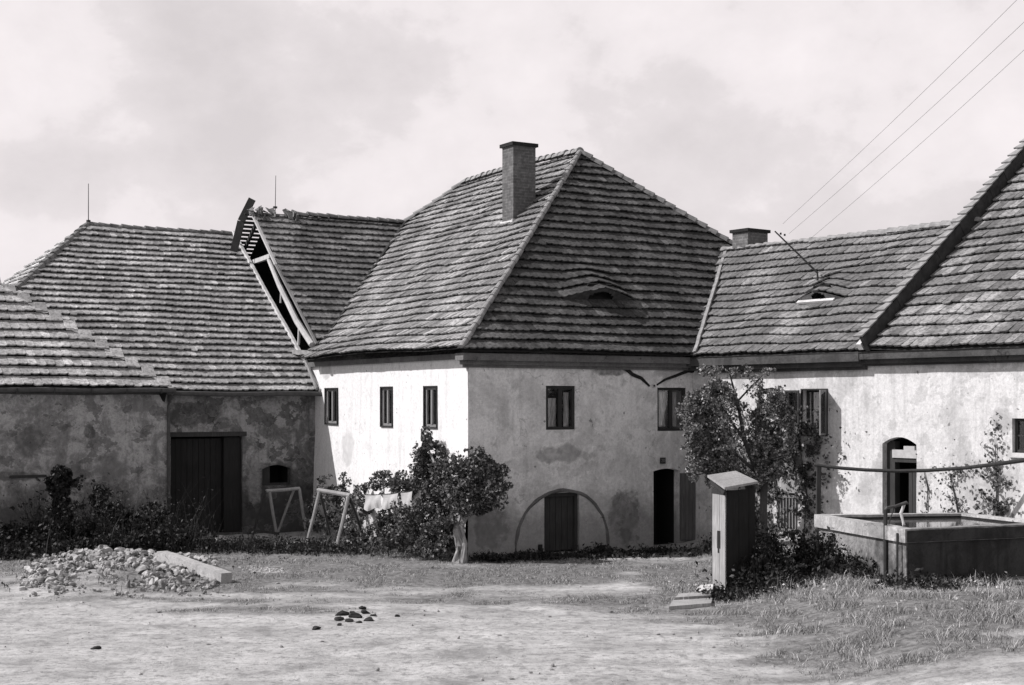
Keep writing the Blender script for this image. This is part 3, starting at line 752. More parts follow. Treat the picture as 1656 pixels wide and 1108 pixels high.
# ================================================================== TALL HOUSE AT THE RIGHT EDGE
tall = thing('tall_house', P0 + wA * 8, 'tall house at the right edge with a high tiled roof, raised verge and arched door', 'house')
bD = rW.pix(1656, 222)[1] + 2.2
A2 = 17.0
oD1 = opn(frWW, 1427, 707, 1482, 835, .16, .35); oD2 = opn(frWW, 1637, 677, 1700, 733)
wall('wall', frWW, aD - .3, A2, -.3, 4.9, [oD1, oD2], M_wing, M_dark, tall)
tile_roof('roof', rW, [(aD + .1, 0), (aD + .1, bD), (A2, bD), (A2, 0)], M_tD, M_board, tall, seed=12, th=.08, wavy=.10, course=.40, tw=.22)
RDp, RDq = rW.w(aD + .1, bD), rW.w(A2, bD); hD = (RDp - W_E).dot(-nW)
m = MB(); m.quad([RDp, RDq, RDq - nW * hD - UP * (RDq.z - 5), RDp - nW * hD - UP * (RDp.z - 5)]); m.build('rear_roof', M_tD, tall)
m = MB(); m.quad([rW.w(aD, 0), rW.w(aD, bD), RDp - wA * .1 - nW * hD - UP * (RDq.z - 5)]); m.quad([rW.w(A2, 0), rW.w(A2, bD), RDq - nW * hD - UP * (RDq.z - 5)])
m.quad([frWW.w(A2, 0), frWW.w(A2, 5), frWW.w(A2, 5) - nW * 2 * hD, frWW.w(A2, 0) - nW * 2 * hD]); m.build('gable_wall', M_wing, tall)
# raised verge: mortared upstand with projecting tiles
fV = Fr(rW.w(aD, 0), rW.up, rW.n, wA)
m = MB(); n = 30; L = bD
for k in range(n):
    a0, a1 = L * k / n, L * (k + 1) / n + .0; j = random.uniform(-.01, .02)
    m.box(fV, a0, a1, -.04, .33 + j, -.06 + j, .06 + j * .6)
vg = m.build('verge_upstand', simple('shaded_verge_render', .04, var=.4, scale=6, bump=.8), tall)  # upstand coloured near black to paint its shaded right side
m = MB()
for k in range(int(L / .33)):
    a0 = k * .33; j = random.uniform(-.015, .015)
    m.hexa([fV.w(a0, .37 + j, -.2 + j), fV.w(a0, .37, .065), fV.w(a0 + .37, .335, .05), fV.w(a0 + .37, .335, -.1),
            fV.w(a0, .41 + j, -.2 + j), fV.w(a0, .41, .065), fV.w(a0 + .37, .36, .05), fV.w(a0 + .37, .36, -.1)])
m.build('verge_tiles', M_capL, tall)
m = MB(); m.box(fV, 0, bW + .2, .0, .16, -.24, -.1); m.build('verge_mortar', M_mort, tall)
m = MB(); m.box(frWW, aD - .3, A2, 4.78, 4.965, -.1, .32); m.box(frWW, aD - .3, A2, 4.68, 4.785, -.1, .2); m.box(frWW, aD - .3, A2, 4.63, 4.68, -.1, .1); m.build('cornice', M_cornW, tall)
# arched door
a0, a1, z0, z1 = oD1[:4]; am = a0 + (a1 - a0) * .24
m = MB(); m.box(frWW, a0 + .004, am, z0, z1 - .10, -.34, -.16); m.build('door_jamb', M_wdark, tall)
zb, zt = frWW.pix(1460, 741)[1], frWW.pix(1460, 728)[1]
m = MB(); m.box(frWW, am, a1 - .004, zb, zt, -.2, -.06); m.box(frWW, am + .32, am + .62, zt, zt + .09, -.2, -.065); m.build('lintel_board', M_white, tall)
m = MB(); m.box(frWW, am, a1 - .004, zb - .1, zb, -.2, -.09); m.build('lintel_rail', M_wdark, tall)
plank_door(tall, frWW, am + .36, a1 - .05, z0, zb - .25, -.2, M_wdark, .12)
# shuttered window at the frame edge
casement(tall, frWW, oD2, dep=.1, fw=.06, mat=M_wdark, bars=1)
m = MB(); m.box(frWW, oD2[0] - .05, oD2[1] + .05, oD2[2] - .1, oD2[2], -.1, .1); m.build('window_sill', M_mort, tall)

# ================================================================== BARN (left), STABLE ROOF, SHED
barn = thing('barn', J0 - dF * 3, 'long barn with grey tiled roof, wide dark plank gate and crumbling plaster', 'barn')
zEB = at(510, 634, (J0 + nF * .35).y).z
rB = slope(J0 + nF * .35 + UP * zEB, -dF, dL, .73)
bB = (rB.pix(400, 381)[1] + rB.pix(141, 363)[1]) / 2
hB = rB.pix(141, 363)[0]; h1 = rB.pix(30, 466)
k_ = (h1[0] - hB) / (bB - h1[1]); aE = hB + k_ * bB
oG = opn(frBW, 276, 706, 392, 856, 0., .05); oBw = opn(frBW, 424, 752, 470, 785, .12)
wall('wall', frBW, -.05, aE - .3, -.3, zEB - .02, [oG, oBw], M_barn, M_dark, barn)
tile_roof('roof', rB, [(.0, 0), (.0, bB), (hB, bB), (aE, 0)], M_tB, M_board, barn, seed=21, th=.085, wavy=.06, course=.335)
RBl, RBr, EBl = rB.w(hB, bB), rB.w(0, bB), rB.w(aE, 0)
dd = (RBl - EBl).dot(dF); dz = RBl.z - EBl.z
rH = slope(EBl, dL, dF, dz / dd)
tile_roof('roof', rH, [(0, 0), ab(rH, RBl), (2 * ab(rH, RBl)[0], 0)], tiles('sunlit_hip_tiles', .55, .75, .4, .3, 9, .1), M_board, barn, seed=22, th=.07, wavy=.05, course=.335)  # hip coloured paler than the other barn tiles to paint its full sun
deep = (RBl - EBl).dot(dL)
MB().quad([RBl, RBr, RBr + dL * deep - UP * dz, EBl + dL * 2 * deep]).build('rear_roof', M_tB, barn)
MB().quad([frBW.w(-.05, 0, -2 * deep + .5), frBW.w(aE - .3, 0, -2 * deep + .5), frBW.w(aE - .3, zEB, -2 * deep + .5), frBW.w(-.05, zEB, -2 * deep + .5)]).quad(
    [frBW.w(aE - .3, -.3), frBW.w(aE - .3, zEB), frBW.w(aE - .3, zEB, -2 * deep + .5), frBW.w(aE - .3, 0, -2 * deep + .5)]).build('rear_wall', M_barn, barn)
ridge_caps('ridge_tiles', RBl, RBr, M_cap, barn, r=.12, seed=23, lift=.0, sag=.03)
ridge_caps('hip_tiles', EBl, RBl, M_cap, barn, r=.12, seed=24, lift=.02)
# mortared rake edge on the right end
m = MB(); m.beam(rB.w(-.0, -.02, .07), rB.w(-.0, bB, .07), .09, .12, up=rB.n, wob=.008, n=16); m.build('verge_mortar', M_mort, barn)
# lightning rod
rod = MB(); r0 = rB.w(hB, bB) ; rt_ = at(143, 297, r0.y); rb_ = at(143, 362, r0.y)
rod.tube([rb_ - UP * .2, rt_], [.016, .010], 6); rod.tube([at(143, 356, r0.y), at(143, 359, r0.y)], .07, 8); rod.build('lightning_rod', M_iron, barn)
m = MB()
gl = [frBW.w(-.1 + t * .6, zEB - .0 - .06 + .012 * math.sin(t), .45) for t in range(int((aE) / .6))]
m.tube(gl, .065, 8); m.build('gutter', M_zinc, barn)
a0, a1, z0, z1 = oG[:4]
ps = a0 + .55
g_ = plank_door(barn, frBW, ps, a1 - .02, z0, z1 - .05, -.2, wood('blackened_gate_wood', .018), .17, name='gate')
m = MB(); m.box(frBW, a0 - .12, a1 + .1, z1 - .0, z1 + .13, -.1, .035); m.build('gate_lintel', M_wdark, barn)
m = MB(); m.box(frBW, a0 + .01, ps - .02, z0, z1 - .03, -.24, -.08); m.build('gate_post', MATS['blackened_gate_wood'], barn)
m = MB(); m.box(frBW, oBw[0], oBw[1], oBw[2], oBw[2] + .07, -.2, -.1); m.box(frBW, oBw[1] - .28, oBw[1], oBw[2] + .07, oBw[3] - .05, -.2, -.12); m.build('window_board', M_wdark, barn)

stable = thing('stable', J0 + dL * 4, 'dark tiled stable roof behind the barn, its open gable end broken away', 'barn')
zS = rS.w(0, S_rb).z
tile_roof('roof', rS, [(.02, .05), (.02, S_rb), (aV + .25, S_rb), (.45, .05)], M_tS, M_board, stable, seed=31, th=.075, wavy=.05, course=.335)
RS0, RS1 = rS.w(.3, S_rb), rS.w(aV + .4, S_rb)
ridge_caps('ridge_tiles', RS0 + dF * .9, RS1, M_cap, stable, r=.125, seed=32, lift=.02)
m = MB(); r = random.Random(4)
for k in range(26):
    u = r.uniform(-.1, 1.5); c = rS.w(u, S_rb - r.uniform(-.05, .35), .08 + r.uniform(0, .12) * math.exp(-((u - .9) ** 2) * 3))
    f = Fr(c, V((r.uniform(-1, 1), r.uniform(-1, 1), r.uniform(-.4, .4))), rS.up + V((r.uniform(-.5, .5), 0, r.uniform(-.5, .5))), rS.n)
    m.box(f, -.09, .09, -.13, .13, -.012, .012)
m.build('loose_tiles', M_cap, stable)
# rear slope: solid but for the stripped corner where only battens are left
rR = slope(rS.w(0, S_rb), dF, -dL, .70); rR = Fr(rS.w(0, S_rb), dF, dL - UP * .70, dL * .70 + UP)
m = MB(); RL = 7.6
m.quad([rR.w(.62, .0), rR.w(aV + .3, .0), rR.w(aV + .3, RL), rR.w(.62, RL)]); m.quad([rR.w(0, 2.6), rR.w(.62, 2.6), rR.w(.62, RL), rR.w(0, RL)])
m.build('rear_roof', M_board, stable)
m = MB()
for k in range(13):
    b = .06 + k * .20; m.box(rR, -.22, .70, b, b + .105, -.015, .02)
m.build('roof_battens', M_wdark, stable)
m = MB(); m.box(rR, .22, .30, .0, 2.6, -.14, -.02); m.build('rafter', M_wdark, stable)
# bleached rafter pole, struts and tie beam in the open gable
frU = Fr(J0, dL, UP, nL)
def u0(px, py, d=0.): return frU.w(*frU.pix(px, py, d), d)
MB().tube([u0(435, 420, .02), u0(452, 462, .03), u0(480, 520, .05), u0(505, 558, .06)], [.07, .085, .10, .10], 8, jit=.1).build('gable_rafter', M_wlog, stable)
MB().beam(u0(409, 348, .02), u0(446, 428, .02), .06, .09, up=nL).build('gable_rafter', M_wlog, stable)
MB().beam(u0(446, 428, .02), u0(512, 556, -.02), .05, .07, up=nL).build('gable_rafter', M_wgrey, stable)
MB().beam(u0(404, 427, -.25), u0(438, 414, .02), .12, .14, wob=.01, n=3).build('tie_beam', M_wlog, stable)
MB().beam(u0(455, 466, -.02), u0(454, 490, -.02), .05, .05).build('strut', M_wlog, stable)
MB().beam(u0(484, 525, -.02), u0(483, 558, -.02), .06, .06).build('strut', M_wlog, stable)
# mortar patch at the foot of the open gable
m = MB(); m.beam(u0(476, 568, .08), u0(512, 572, .1), .3, .12, wob=.03, n=5); m.beam(u0(490, 575, .1), u0(512, 628, .12), .05, .10, wob=.01, n=5); m.build('gable_mortar', M_capL, stable)
rod = MB(); yy = RS0.y + .3; rod.tube([at(445, 346, yy), at(446, 284, yy)], [.014, .009], 6); rod.tube([at(445, 334, yy), at(445, 337, yy)], .07, 8); rod.build('lightning_rod', M_iron, stable)
bb = at(378, 407, 47.1); bt = at(408, 322, 47.1)
bd = MB(); mid = bb.lerp(bt, .55) + V((-.09, 0, .05)); bd.beam(bb, mid, .06, .24, up=V((1, 0, .4)), n=1); bd.beam(mid, bt, .06, .24, up=V((1, 0, .4)), n=1)
bd.build('barge_board', M_wdark, stable)

shed = thing('shed', frAW.w(6, 0), 'low outbuilding at the left edge with pale tiles and patchy peeling plaster', 'shed')
aK = frAW.pix(270, 700)[0]
zEA = at(135, 627, frAW.w(frAW.pix(135, 700)[0], 0, .35).y).z
wall('wall', frAW, aK, 17, -.3, zEA - .02, [], M_shed, M_dark, shed)
m = MB(); m.quad([frAW.w(aK, -.3), frAW.w(aK, -.3, -.5), frAW.w(aK, zEA, -.5), frAW.w(aK, zEA)]); m.build('end_wall', M_shed, shed)
rA = slope(frAW.w(0, 0, .35) + UP * zEA, -dF, dL, .80)
g0 = rA.pix(270, 623); g1 = rA.pix(0, 462); kk = (g1[0] - g0[0]) / (g1[1] - g0[1]); bA = 7.2
tile_roof('roof', rA, [(g0[0], 0), (g0[0] + kk * bA, bA), (18, bA), (18, 0)], M_tA, M_board, shed, seed=41, th=.095, wavy=.06, course=.42, tw=.24, slip=.02)
e0_, e1_ = rA.w(g0[0], 0), rA.w(g0[0] + kk * bA, bA)
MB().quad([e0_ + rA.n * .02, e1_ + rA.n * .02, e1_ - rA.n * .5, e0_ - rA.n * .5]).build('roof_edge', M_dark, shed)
q1, q2 = rA.w(18, bA), e1_
MB().quad([q2, q1, q1 + dL * 5 - UP * 5, q2 + dL * 5 - UP * 5]).build('rear_roof', M_tA, shed)
MB().quad([frAW.w(17, -.3), frAW.w(17, zEA), frAW.w(17, zEA, -9), frAW.w(17, -.3, -9)]).build('end_wall', M_shed, shed)
# step tiles along the rake
m = MB()
for k in range(int(bA / .42)):
    a = g0[0] + kk * k * .42; r = random.uniform(-.02, .02)
    m.box(Fr(rA.w(a, k * .42), rA.ax, rA.up + rA.ax * .25 * r, rA.n), -.10 + r, .22 + r, .0, .42, .05, .09)
m.build('rake_tiles', M_tA, shed)
m = MB(); m.tube([frAW.w(aK - .1 + t * .6, zEA - .07 + .012 * math.sin(t * 1.3), .45) for t in range(21)], .065, 8); m.build('gutter', M_zinc, shed)
for t in range(13): MB().box(frAW, aK + .3 + t * .95, aK + .34 + t * .95, zEA - .15, zEA - .02, .36, .53).build('gutter_bracket', M_iron, shed)

pq = frAW.w(aK - .03, 0, .0)
MB().tube([pq + UP * (zEA - .15) + nF * .4, pq + UP * (zEA - .35) + nF * .1, pq + UP * (zEA - .5) + nF * .06, pq + UP * 1.2 + nF * .06], .045, 8).build('downpipe', M_zinc, shed)
m = MB(); qa = frAW.pix(48, 770); m.box(frAW, frAW.pix(75, 770)[0], frAW.pix(15, 770)[0], qa[1] - .04, qa[1] + .03, -.02, .05); m.build('wall_rail', M_wdark, shed)

# ================================================================== GROUND
def px_of(x, y, z=0.): return CX + F * x / y, CY - F * (z - EYE) / y
# worn and grassy patches: (px, py, rx, ry, weight); positive = grass, negative = bare trodden earth
PATCH = [(1500, 960, 340, 42, 1.5), (1560, 1030, 260, 40, 1.1), (1420, 1075, 240, 34, .85), (1250, 1000, 140, 40, .9), (1110, 935, 45, 25, 1.0),
         (860, 930, 420, 30, .55), (640, 960, 300, 12, .4), (900, 1000, 300, 14, .5), (1010, 975, 90, 12, .7), (520, 985, 130, 8, .35),
         (330, 955, 120, 20, .6), (620, 895, 150, 18, 1.0), (400, 905, 130, 14, .8), (300, 985, 200, 5, .5), (60, 905, 120, 40, 1.2),
         (1180, 1050, 60, 6, .7), (1290, 1100, 160, 10, .5), (900, 955, 500, 7, -1.0), (600, 978, 420, 5, -.7), (1020, 935, 40, 16, -1.4), (1500, 993, 110, 6, -1.2),
         (1380, 1022, 90, 5, -.9), (1610, 1052, 80, 6, -.7), (430, 1050, 700, 48, -1.3), (700, 1060, 500, 60, -1.2), (430, 922, 35, 6, -1.5),
         (700, 982, 24, 5, -1.2), (1000, 1010, 260, 6, -.6), (450, 940, 260, 6, -.5), (1230, 1090, 120, 30, -.4), (750, 938, 640, 38, 1.35), (1500, 1080, 300, 40, .9), (1300, 1060, 120, 25, .6), (700, 930, 500, 5, .6), (600, 1002, 260, 7, .6), (350, 992, 260, 5, .5), (800, 915, 300, 5, -.5), (560, 962, 330, 6, -.8), (160, 1060, 120, 5, .4), (30, 1052, 70, 6, .5)]
PA = np.array(PATCH)
def grassy(x, y):
    px, py = px_of(x, y)
    d = (px - PA[:, 0]) ** 2 / PA[:, 2] ** 2 + (py - PA[:, 1]) ** 2 / PA[:, 3] ** 2
    v = float((PA[:, 4] * np.exp(-d)).sum())
    v += 1.2 * noise.noise(V((x * .35 + 3, y * .9, 1.))) + .5 * noise.noise(V((x * 1.3, y * 2.6, 4.))) + .28 * noise.noise(V((x * 4, y * 6, 2.)))
    return v
def grass_f(v): t = min(max((v - .05) / .9, 0), 1); return t
x0, x1, y0, y1, st = -19., 19., 16., 46., .11
nx, ny = int((x1 - x0) / st), int((y1 - y0) / st)
vs, gv = [], []
for j in range(ny + 1):
    y = y0 + (y1 - y0) * j / ny
    for i in range(nx + 1):
        x = x0 + (x1 - x0) * i / nx
        g = grass_f(grassy(x, y)); gv.append(g)
        vs.append((x, y, ground_h(x, y) + .02 * noise.noise(V((x * 2.5, y * 3.2, 9))) + .01 * g * noise.noise(V((x * 7, y * 7, 1)))))
vs = np.array(vs); I = np.arange(ny)[:, None] * (nx + 1) + np.arange(nx)[None, :]
fc = np.stack([I, I + 1, I + nx + 2, I + nx + 1], -1).reshape(-1, 4)
b = NB('trodden_earth')
at_ = b.n('ShaderNodeAttribute'); at_.attribute_name = 'grass'
fine = b.noise(9, 8, .7); mid = b.noise(.9, 8, .68); gr = b.noise(38, 4, .7)
earth = b.ramp(mid, [(.36, .27), (.46, .42), (.54, .48), (.66, .57)])
earth = b.mix(b.ramp(b.noise(4.2, 9, .8), [(.40, .85), (.49, 0.)]), earth, .2)
trk = b.noise(1.0, 5, .6, vec=b.pos((.22, 1.9, 1), rot=(0, 0, .12)))
earth = b.mix(b.ramp(trk, [(.52, 0.), (.6, .4), (.64, 0.)]), earth, .24)
earth = b.mix(b.ramp(fine, [(.40, .6), (.48, 0.)]), earth, .22)
earth = b.mix(b.ramp(gr, [(.62, 0.), (.74, .35)]), earth, .62)
earth = b.mix(b.ramp(gr, [(.28, .5), (.34, 0.)]), earth, .18)
turf = b.ramp(b.noise(7, 9, .78), [(.40, .04), (.60, .22)])
b.col(b.mix(b.math('MULTIPLY', at_.outputs['Fac'], .85), earth, turf)); b.rough(.97)
b.bump(b.math('ADD', fine, b.math('MULTIPLY', gr, .5)), .7, .04)
def yardmesh():
    o = mesh_obj('ground', vs, fc, b.m, smooth=True)
    a = o.data.attributes.new('grass', 'FLOAT', 'POINT'); a.data.foreach_set('value', np.array(gv, dtype=np.float32))
    return o
g_o = yardmesh(); tag(g_o, kind='structure')
m = MB(); r_ = 1500.
xs = [-r_, x0 + .5, x1 - .5, r_]; ys = [-200, y0 + .5, y1 - .5, r_]
for i in range(3):
    for j in range(3):
        if i == 1 and j == 1: continue
        zz = -.12
        m.quad([(xs[i], ys[j], zz), (xs[i + 1], ys[j], zz), (xs[i + 1], ys[j + 1], zz), (xs[i], ys[j + 1], zz)])
fld = m.build('ground', simple('field_earth', .3, var=.3, scale=.5)); tag(fld, kind='structure')

def strokes(bases, heights, widths, lean, seed=1, curve=.35):
    """grass blades: two-segment tapering ribbons as quads+tri -> quads only"""
    g = np.random.default_rng(seed); n = len(bases)
    az = g.uniform(0, 2 * np.pi, n); ln = lean * g.uniform(.2, 1., n) * heights
    d = np.stack([np.cos(az), np.sin(az), np.zeros(n)], 1)
    wd = g.uniform(0, 2 * np.pi, n); wv = np.stack([np.cos(wd), np.sin(wd), np.zeros(n)], 1) * widths[:, None] / 2
    p0 = bases; p1 = p0 + d * (ln * curve)[:, None] + np.array([0, 0, 1]) * (heights * .6)[:, None]
    p2 = p0 + d * ln[:, None] + np.array([0, 0, 1]) * heights[:, None]
    v = np.stack([p0 - wv, p0 + wv, p1 - wv * .75, p1 + wv * .75, p2 - wv * .12, p2 + wv * .12], 1).reshape(-1, 3)
    b_ = np.arange(n)[:, None] * 6
    f = np.concatenate([b_ + np.array([0, 1, 3, 2]), b_ + np.array([2, 3, 5, 4])])
    return v, f
M_grass = leafmat('dry_grass', .46, .5)
M_grassd = leafmat('green_grass', .12, .8)
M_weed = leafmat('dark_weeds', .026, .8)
M_leaf = leafmat('vine_leaves', .12, .85)
M_leafd = leafmat('shrub_leaves', .10, .85)
M_bark = wood('pale_bark', .28, .8, (5, 5, 1.5))
M_barkd = wood('dark_bark', .06, .4, (5, 5, 1.5))

def scatter(n, xr, yr, dens, seed):
    g = np.random.default_rng(seed); o = []; 
    while len(o) < n:
        x, y = g.uniform(*xr), g.uniform(*yr)
        dv = dens(x, y)
        if g.uniform() < dv: o.append((x, y, ground_h(x, y) - .01, dv))
    return np.array(o)
def clump(x, y): return min(1., max(.04, .5 + 2.2 * noise.noise(V((x * 1.5, y * 1.1, 7))) + 1.2 * noise.noise(V((x * 5, y * 4, 2)))))
P = scatter(95000, (-15, 13), (19.2, 39), lambda x, y: (grass_f(grassy(x, y)) ** 1.2 * clump(x, y) + .012) * (1 if abs(x) < .38 * y else 0), 5)
rr = rng.uniform(.5, 1.3, len(P))
tall_ = np.clip((P[:, 0] - 2.5) / 3., 0, 1) * np.clip((29.5 - P[:, 1]) / 3, 0, 1)
hh = (.02 + .035 * P[:, 3] + .075 * tall_ * np.array([clump(q[0], q[1]) for q in P]) * P[:, 3] * np.clip(P[:, 3] * 1.2, 0, 1)) * rr
ww = .005 + .004 * rr
sel = rng.uniform(size=len(P)) < .62
for s_, mt in ((sel, M_grass), (~sel, M_grassd)):
    v, f = strokes(P[s_, :3], hh[s_], ww[s_], 1.5, 3)
    tag(mesh_obj('grass', v, f, mt), 'short dry grass growing in patches over the trodden yard' if mt is M_grass else 'green blades mixed into the dry yard grass', 'grass', kind='stuff')

# ------------------------------------------------------------------ plants
def foliage_thing(name, label, cat, loc, ells, n, size, mat, seed, stems=(), clump=3., cut=0., group=None, shell=.55, bark=None, core=None):
    t = thing(name, loc, label, cat, group)
    pts = cloud(ells, n, seed, shell, clump, cut)
    v, f = leaves(pts, size, .6, seed)
    mesh_obj('foliage', v, f, mat, t)
    if stems:
        m = MB()
        for (pp, rr_) in stems: m.tube(pp, rr_, 8, jit=.22)
        m.build('trunk' if name == 'tree' else 'stem', bark or M_barkd, t)
    return t
def E(px, py, Y, rx, ry, rz, wgt=1.): return (tuple(at(px, py, Y)), (rx, ry, rz), wgt)
# grape vine heaped over posts at the house corner
b0 = V((at(742, 900, 33.95).x, 33.95, 0))
vine = foliage_thing('climbing_vine', 'big heap of climbing vine with a pale gnarled trunk at the sunlit farmhouse corner', 'vine', b0,
    [E(772, 752, 34.2, .42, .35, .42, 1.2), E(797, 775, 34.1, .3, .3, .5), E(745, 778, 34.5, .45, .4, .45, 1.2), E(716, 790, 34.9, .55, .45, .4), E(692, 735, 35.6, .28, .25, .55, 1.5),
     E(690, 705, 35.7, .15, .15, .3, 2), E(688, 755, 35.5, .42, .3, .35, 1.3), E(668, 785, 36.9, .4, .3, .3), E(692, 728, 35.6, .42, .25, .35, 1.6), E(668, 850, 35.6, .35, .25, .3), E(715, 862, 34.3, .4, .3, .5), E(728, 880, 34.2, .3, .25, .3), E(760, 790, 34.0, .4, .25, .3), E(694, 775, 35.5, .45, .4, .5), E(655, 785, 37.2, .45, .35, .42), E(640, 842, 37.2, .5, .4, .5), E(690, 835, 35.2, .7, .5, .55), E(705, 855, 34.7, .45, .4, .5),
     E(775, 812, 34.25, .36, .3, .36), E(805, 800, 34.0, .24, .25, .35), E(821, 787, 33.9, .13, .12, .09, 2), E(748, 815, 33.9, .35, .2, .3), E(775, 790, 34.1, .45, .3, .5), E(755, 745, 34.4, .4, .3, .3, 1.2), E(720, 755, 34.9, .35, .3, .35), E(725, 830, 33.9, .25, .18, .35), E(622, 778, 37.9, .35, .3, .3), E(690, 882, 34.6, .5, .35, .28), E(650, 875, 35.2, .5, .4, .3)],
    42000, .056, M_leaf, 3, clump=4.5, cut=-.06, shell=.35,
    stems=[([b0, b0 + V((.03, 0, .4)), b0 + V((-.05, .04, .75)), b0 + V((.02, .3, 1.05)), b0 + V((-.1, .5, 1.5))], [.14, .10, .11, .08, .05]),
           ([b0 + V((.1, -.05, 0)), b0 + V((.13, -.02, .45)), b0 + V((.04, .08, .85)), b0 + V((.3, .35, 1.3)), b0 + V((.5, .4, 1.9))], [.10, .08, .075, .05, .03]),
           ([b0 + V((-.12, -.05, 0)), b0 + V((-.03, -.04, .3)), b0 + V((-.08, .0, .7))], [.06, .045, .04]),
           ([b0 + V((-.05, .1, 1.2)), V(at(716, 780, 34.9)), V(at(690, 720, 35.6))], [.05, .04, .02])], bark=M_bark)
# shrubs along the sunlit side wall and in front of the barn
foliage_thing('shrub', 'loose light shrub between the barn corner and the white side wall', 'shrub', at(528, 862, 40.4),
    [E(528, 790, 40.4, .38, .3, .38), E(545, 810, 40, .5, .4, .5), E(515, 830, 40, .4, .4, .5), E(560, 775, 40, .25, .2, .18), E(595, 800, 39.3, .4, .3, .35), E(610, 790, 38.8, .3, .3, .3), E(585, 825, 39.2, .4, .4, .4), E(540, 850, 39.6, .7, .4, .3)],
    4200, .075, M_leaf, 8, clump=2.8, cut=.02, stems=[([at(530, 866, 40.3), at(528, 790, 40.4)], [.03, .015])])
foliage_thing('shrub', 'low ragged weeds under the clothesline beside the vine', 'shrub', at(610, 880, 37.6),
    [E(600, 868, 38, .55, .4, .35), E(630, 855, 37.6, .35, .3, .35), E(570, 870, 38, .5, .4, .2), E(655, 865, 36.6, .5, .4, .35), E(620, 885, 37, .8, .3, .15)],
    2600, .07, M_leafd, 9, clump=3.2, cut=.05, stems=[([at(612, 884, 37.6), at(625, 820, 37.5)], [.02, .01])])
# dark clipped bush and scrub at the shed wall
foliage_thing('shrub', 'tall narrow black-green bush standing against the shed wall', 'shrub', at(98, 880, 36.9),
    [E(99, 765, 36.9, .24, .2, .22, 2), E(97, 790, 36.9, .3, .25, .4, 1.6), E(98, 825, 36.9, .3, .28, .45, 1.6), E(100, 860, 36.9, .36, .3, .4, 1.3)],
    5200, .075, M_weed, 12, clump=4, cut=-.35, stems=[([at(98, 890, 36.9), at(98, 790, 36.9)], [.04, .02])])
foliage_thing('shrub', 'spreading elder scrub right of the narrow bush by the shed', 'shrub', at(150, 880, 36.8),
    [E(135, 785, 37, .3, .25, .2), E(158, 800, 36.9, .5, .3, .25), E(180, 818, 36.8, .35, .3, .25), E(150, 840, 36.6, .8, .4, .45), E(195, 845, 36.5, .5, .4, .35), E(130, 865, 36.4, .8, .4, .3)],
    4600, .075, M_weed, 13, clump=2.8, cut=.02, stems=[([at(150, 888, 36.8), at(155, 800, 36.9)], [.03, .012])])
foliage_thing('shrub', 'low dark scrub at the far left under the shed wall', 'shrub', at(40, 890, 35.5),
    [E(20, 880, 35.6, .9, .5, .32), E(60, 870, 35.9, .7, .5, .4), E(35, 845, 36.6, .35, .3, .45, .5), E(20, 905, 34.4, .6, .4, .2), E(85, 895, 35.4, .7, .5, .25)],
    5200, .07, M_weed, 14, clump=2.6, cut=0)
foliage_thing('shrub', 'rank nettles between the rubble heap and the barn gate', 'shrub', at(240, 880, 36),
    [E(225, 850, 36.4, .7, .4, .4), E(265, 868, 36, .8, .5, .3), E(200, 880, 35.4, .8, .5, .3), E(300, 870, 36.6, .5, .4, .3), E(250, 830, 36.8, .4, .3, .3), E(330, 880, 36.4, .7, .3, .18), E(150, 885, 35.4, .7, .4, .25)],
    6000, .07, M_weed, 15, clump=2.6, cut=0)
# weed stalks rising out of it
def stalks(name, label, spots, mat, seed, parentless=True):
    g = np.random.default_rng(seed); B, H_ = [], []
    for (px_, py_, Y, n, sp, h) in spots:
        c = at(px_, py_, Y)
        for k in range(n):
            x = c.x + g.normal() * sp; y = Y + g.normal() * sp * .6
            B.append((x, y, ground_h(x, y) - .02)); H_.append(h * g.uniform(.35, 1.1) * max(.3, .85 + 1.5 * noise.noise(V((x * 1.1, y, seed)))))
    B, H_ = np.array(B), np.array(H_)
    v, f = strokes(B, H_, .007 + .010 * g.uniform(size=len(B)), .6, seed)
    # side leaves up each stalk
    L = []
    for k in range(len(B)):
        for q in range(4 if mat is M_weed else 1): L.append(B[k] + np.array([g.normal() * .05, g.normal() * .05, H_[k] * g.uniform(.25, 1.)]))
    v2, f2 = leaves(np.array(L), .05 if mat is M_weed else .03, .5, seed, asp=1.5)
    return tag(mesh_obj(name, np.concatenate([v, v2]), np.concatenate([f, f2 + len(v)]), mat), label, 'weeds', kind='stuff')
stalks('weeds', 'tall dark weeds and grass stalks along the shed and barn foot', [(60, 890, 36.2, 420, .9, 1.2), (150, 890, 36, 420, .8, 1.2), (230, 888, 36, 420, .7, 1.35), (275, 888, 36, 120, .5, .9), (20, 900, 35.2, 220, .8, .6), (330, 885, 36.5, 120, .7, .4), (430, 880, 37.2, 160, 1.1, .25)], M_weed, 21)
stalks('weeds', 'rough grass and weeds in front of the timber trestles', [(500, 880, 38.2, 240, 1.2, .3), (600, 888, 37, 260, 1.0, .3), (680, 895, 35.6, 260, .8, .3), (450, 872, 39, 160, 1.0, .25)], M_grassd, 22)
stalks('weeds', 'low weeds coloured black as the shadow along the farmhouse front and before the barn gate', [(800, 905, 34.6, 200, .35, .16), (860, 903, 34.9, 200, .45, .18), (960, 900, 35.6, 420, .8, .2), (1040, 893, 36.2, 300, .6, .18), (480, 895, 36.9, 620, 1.1, .22), (400, 890, 37.2, 400, .9, .3), (560, 897, 36.2, 260, .7, .16), (1180, 900, 34.8, 300, .5, .35)], M_weed, 26)  # black weeds added to darken the ground where house and barn shadows fall
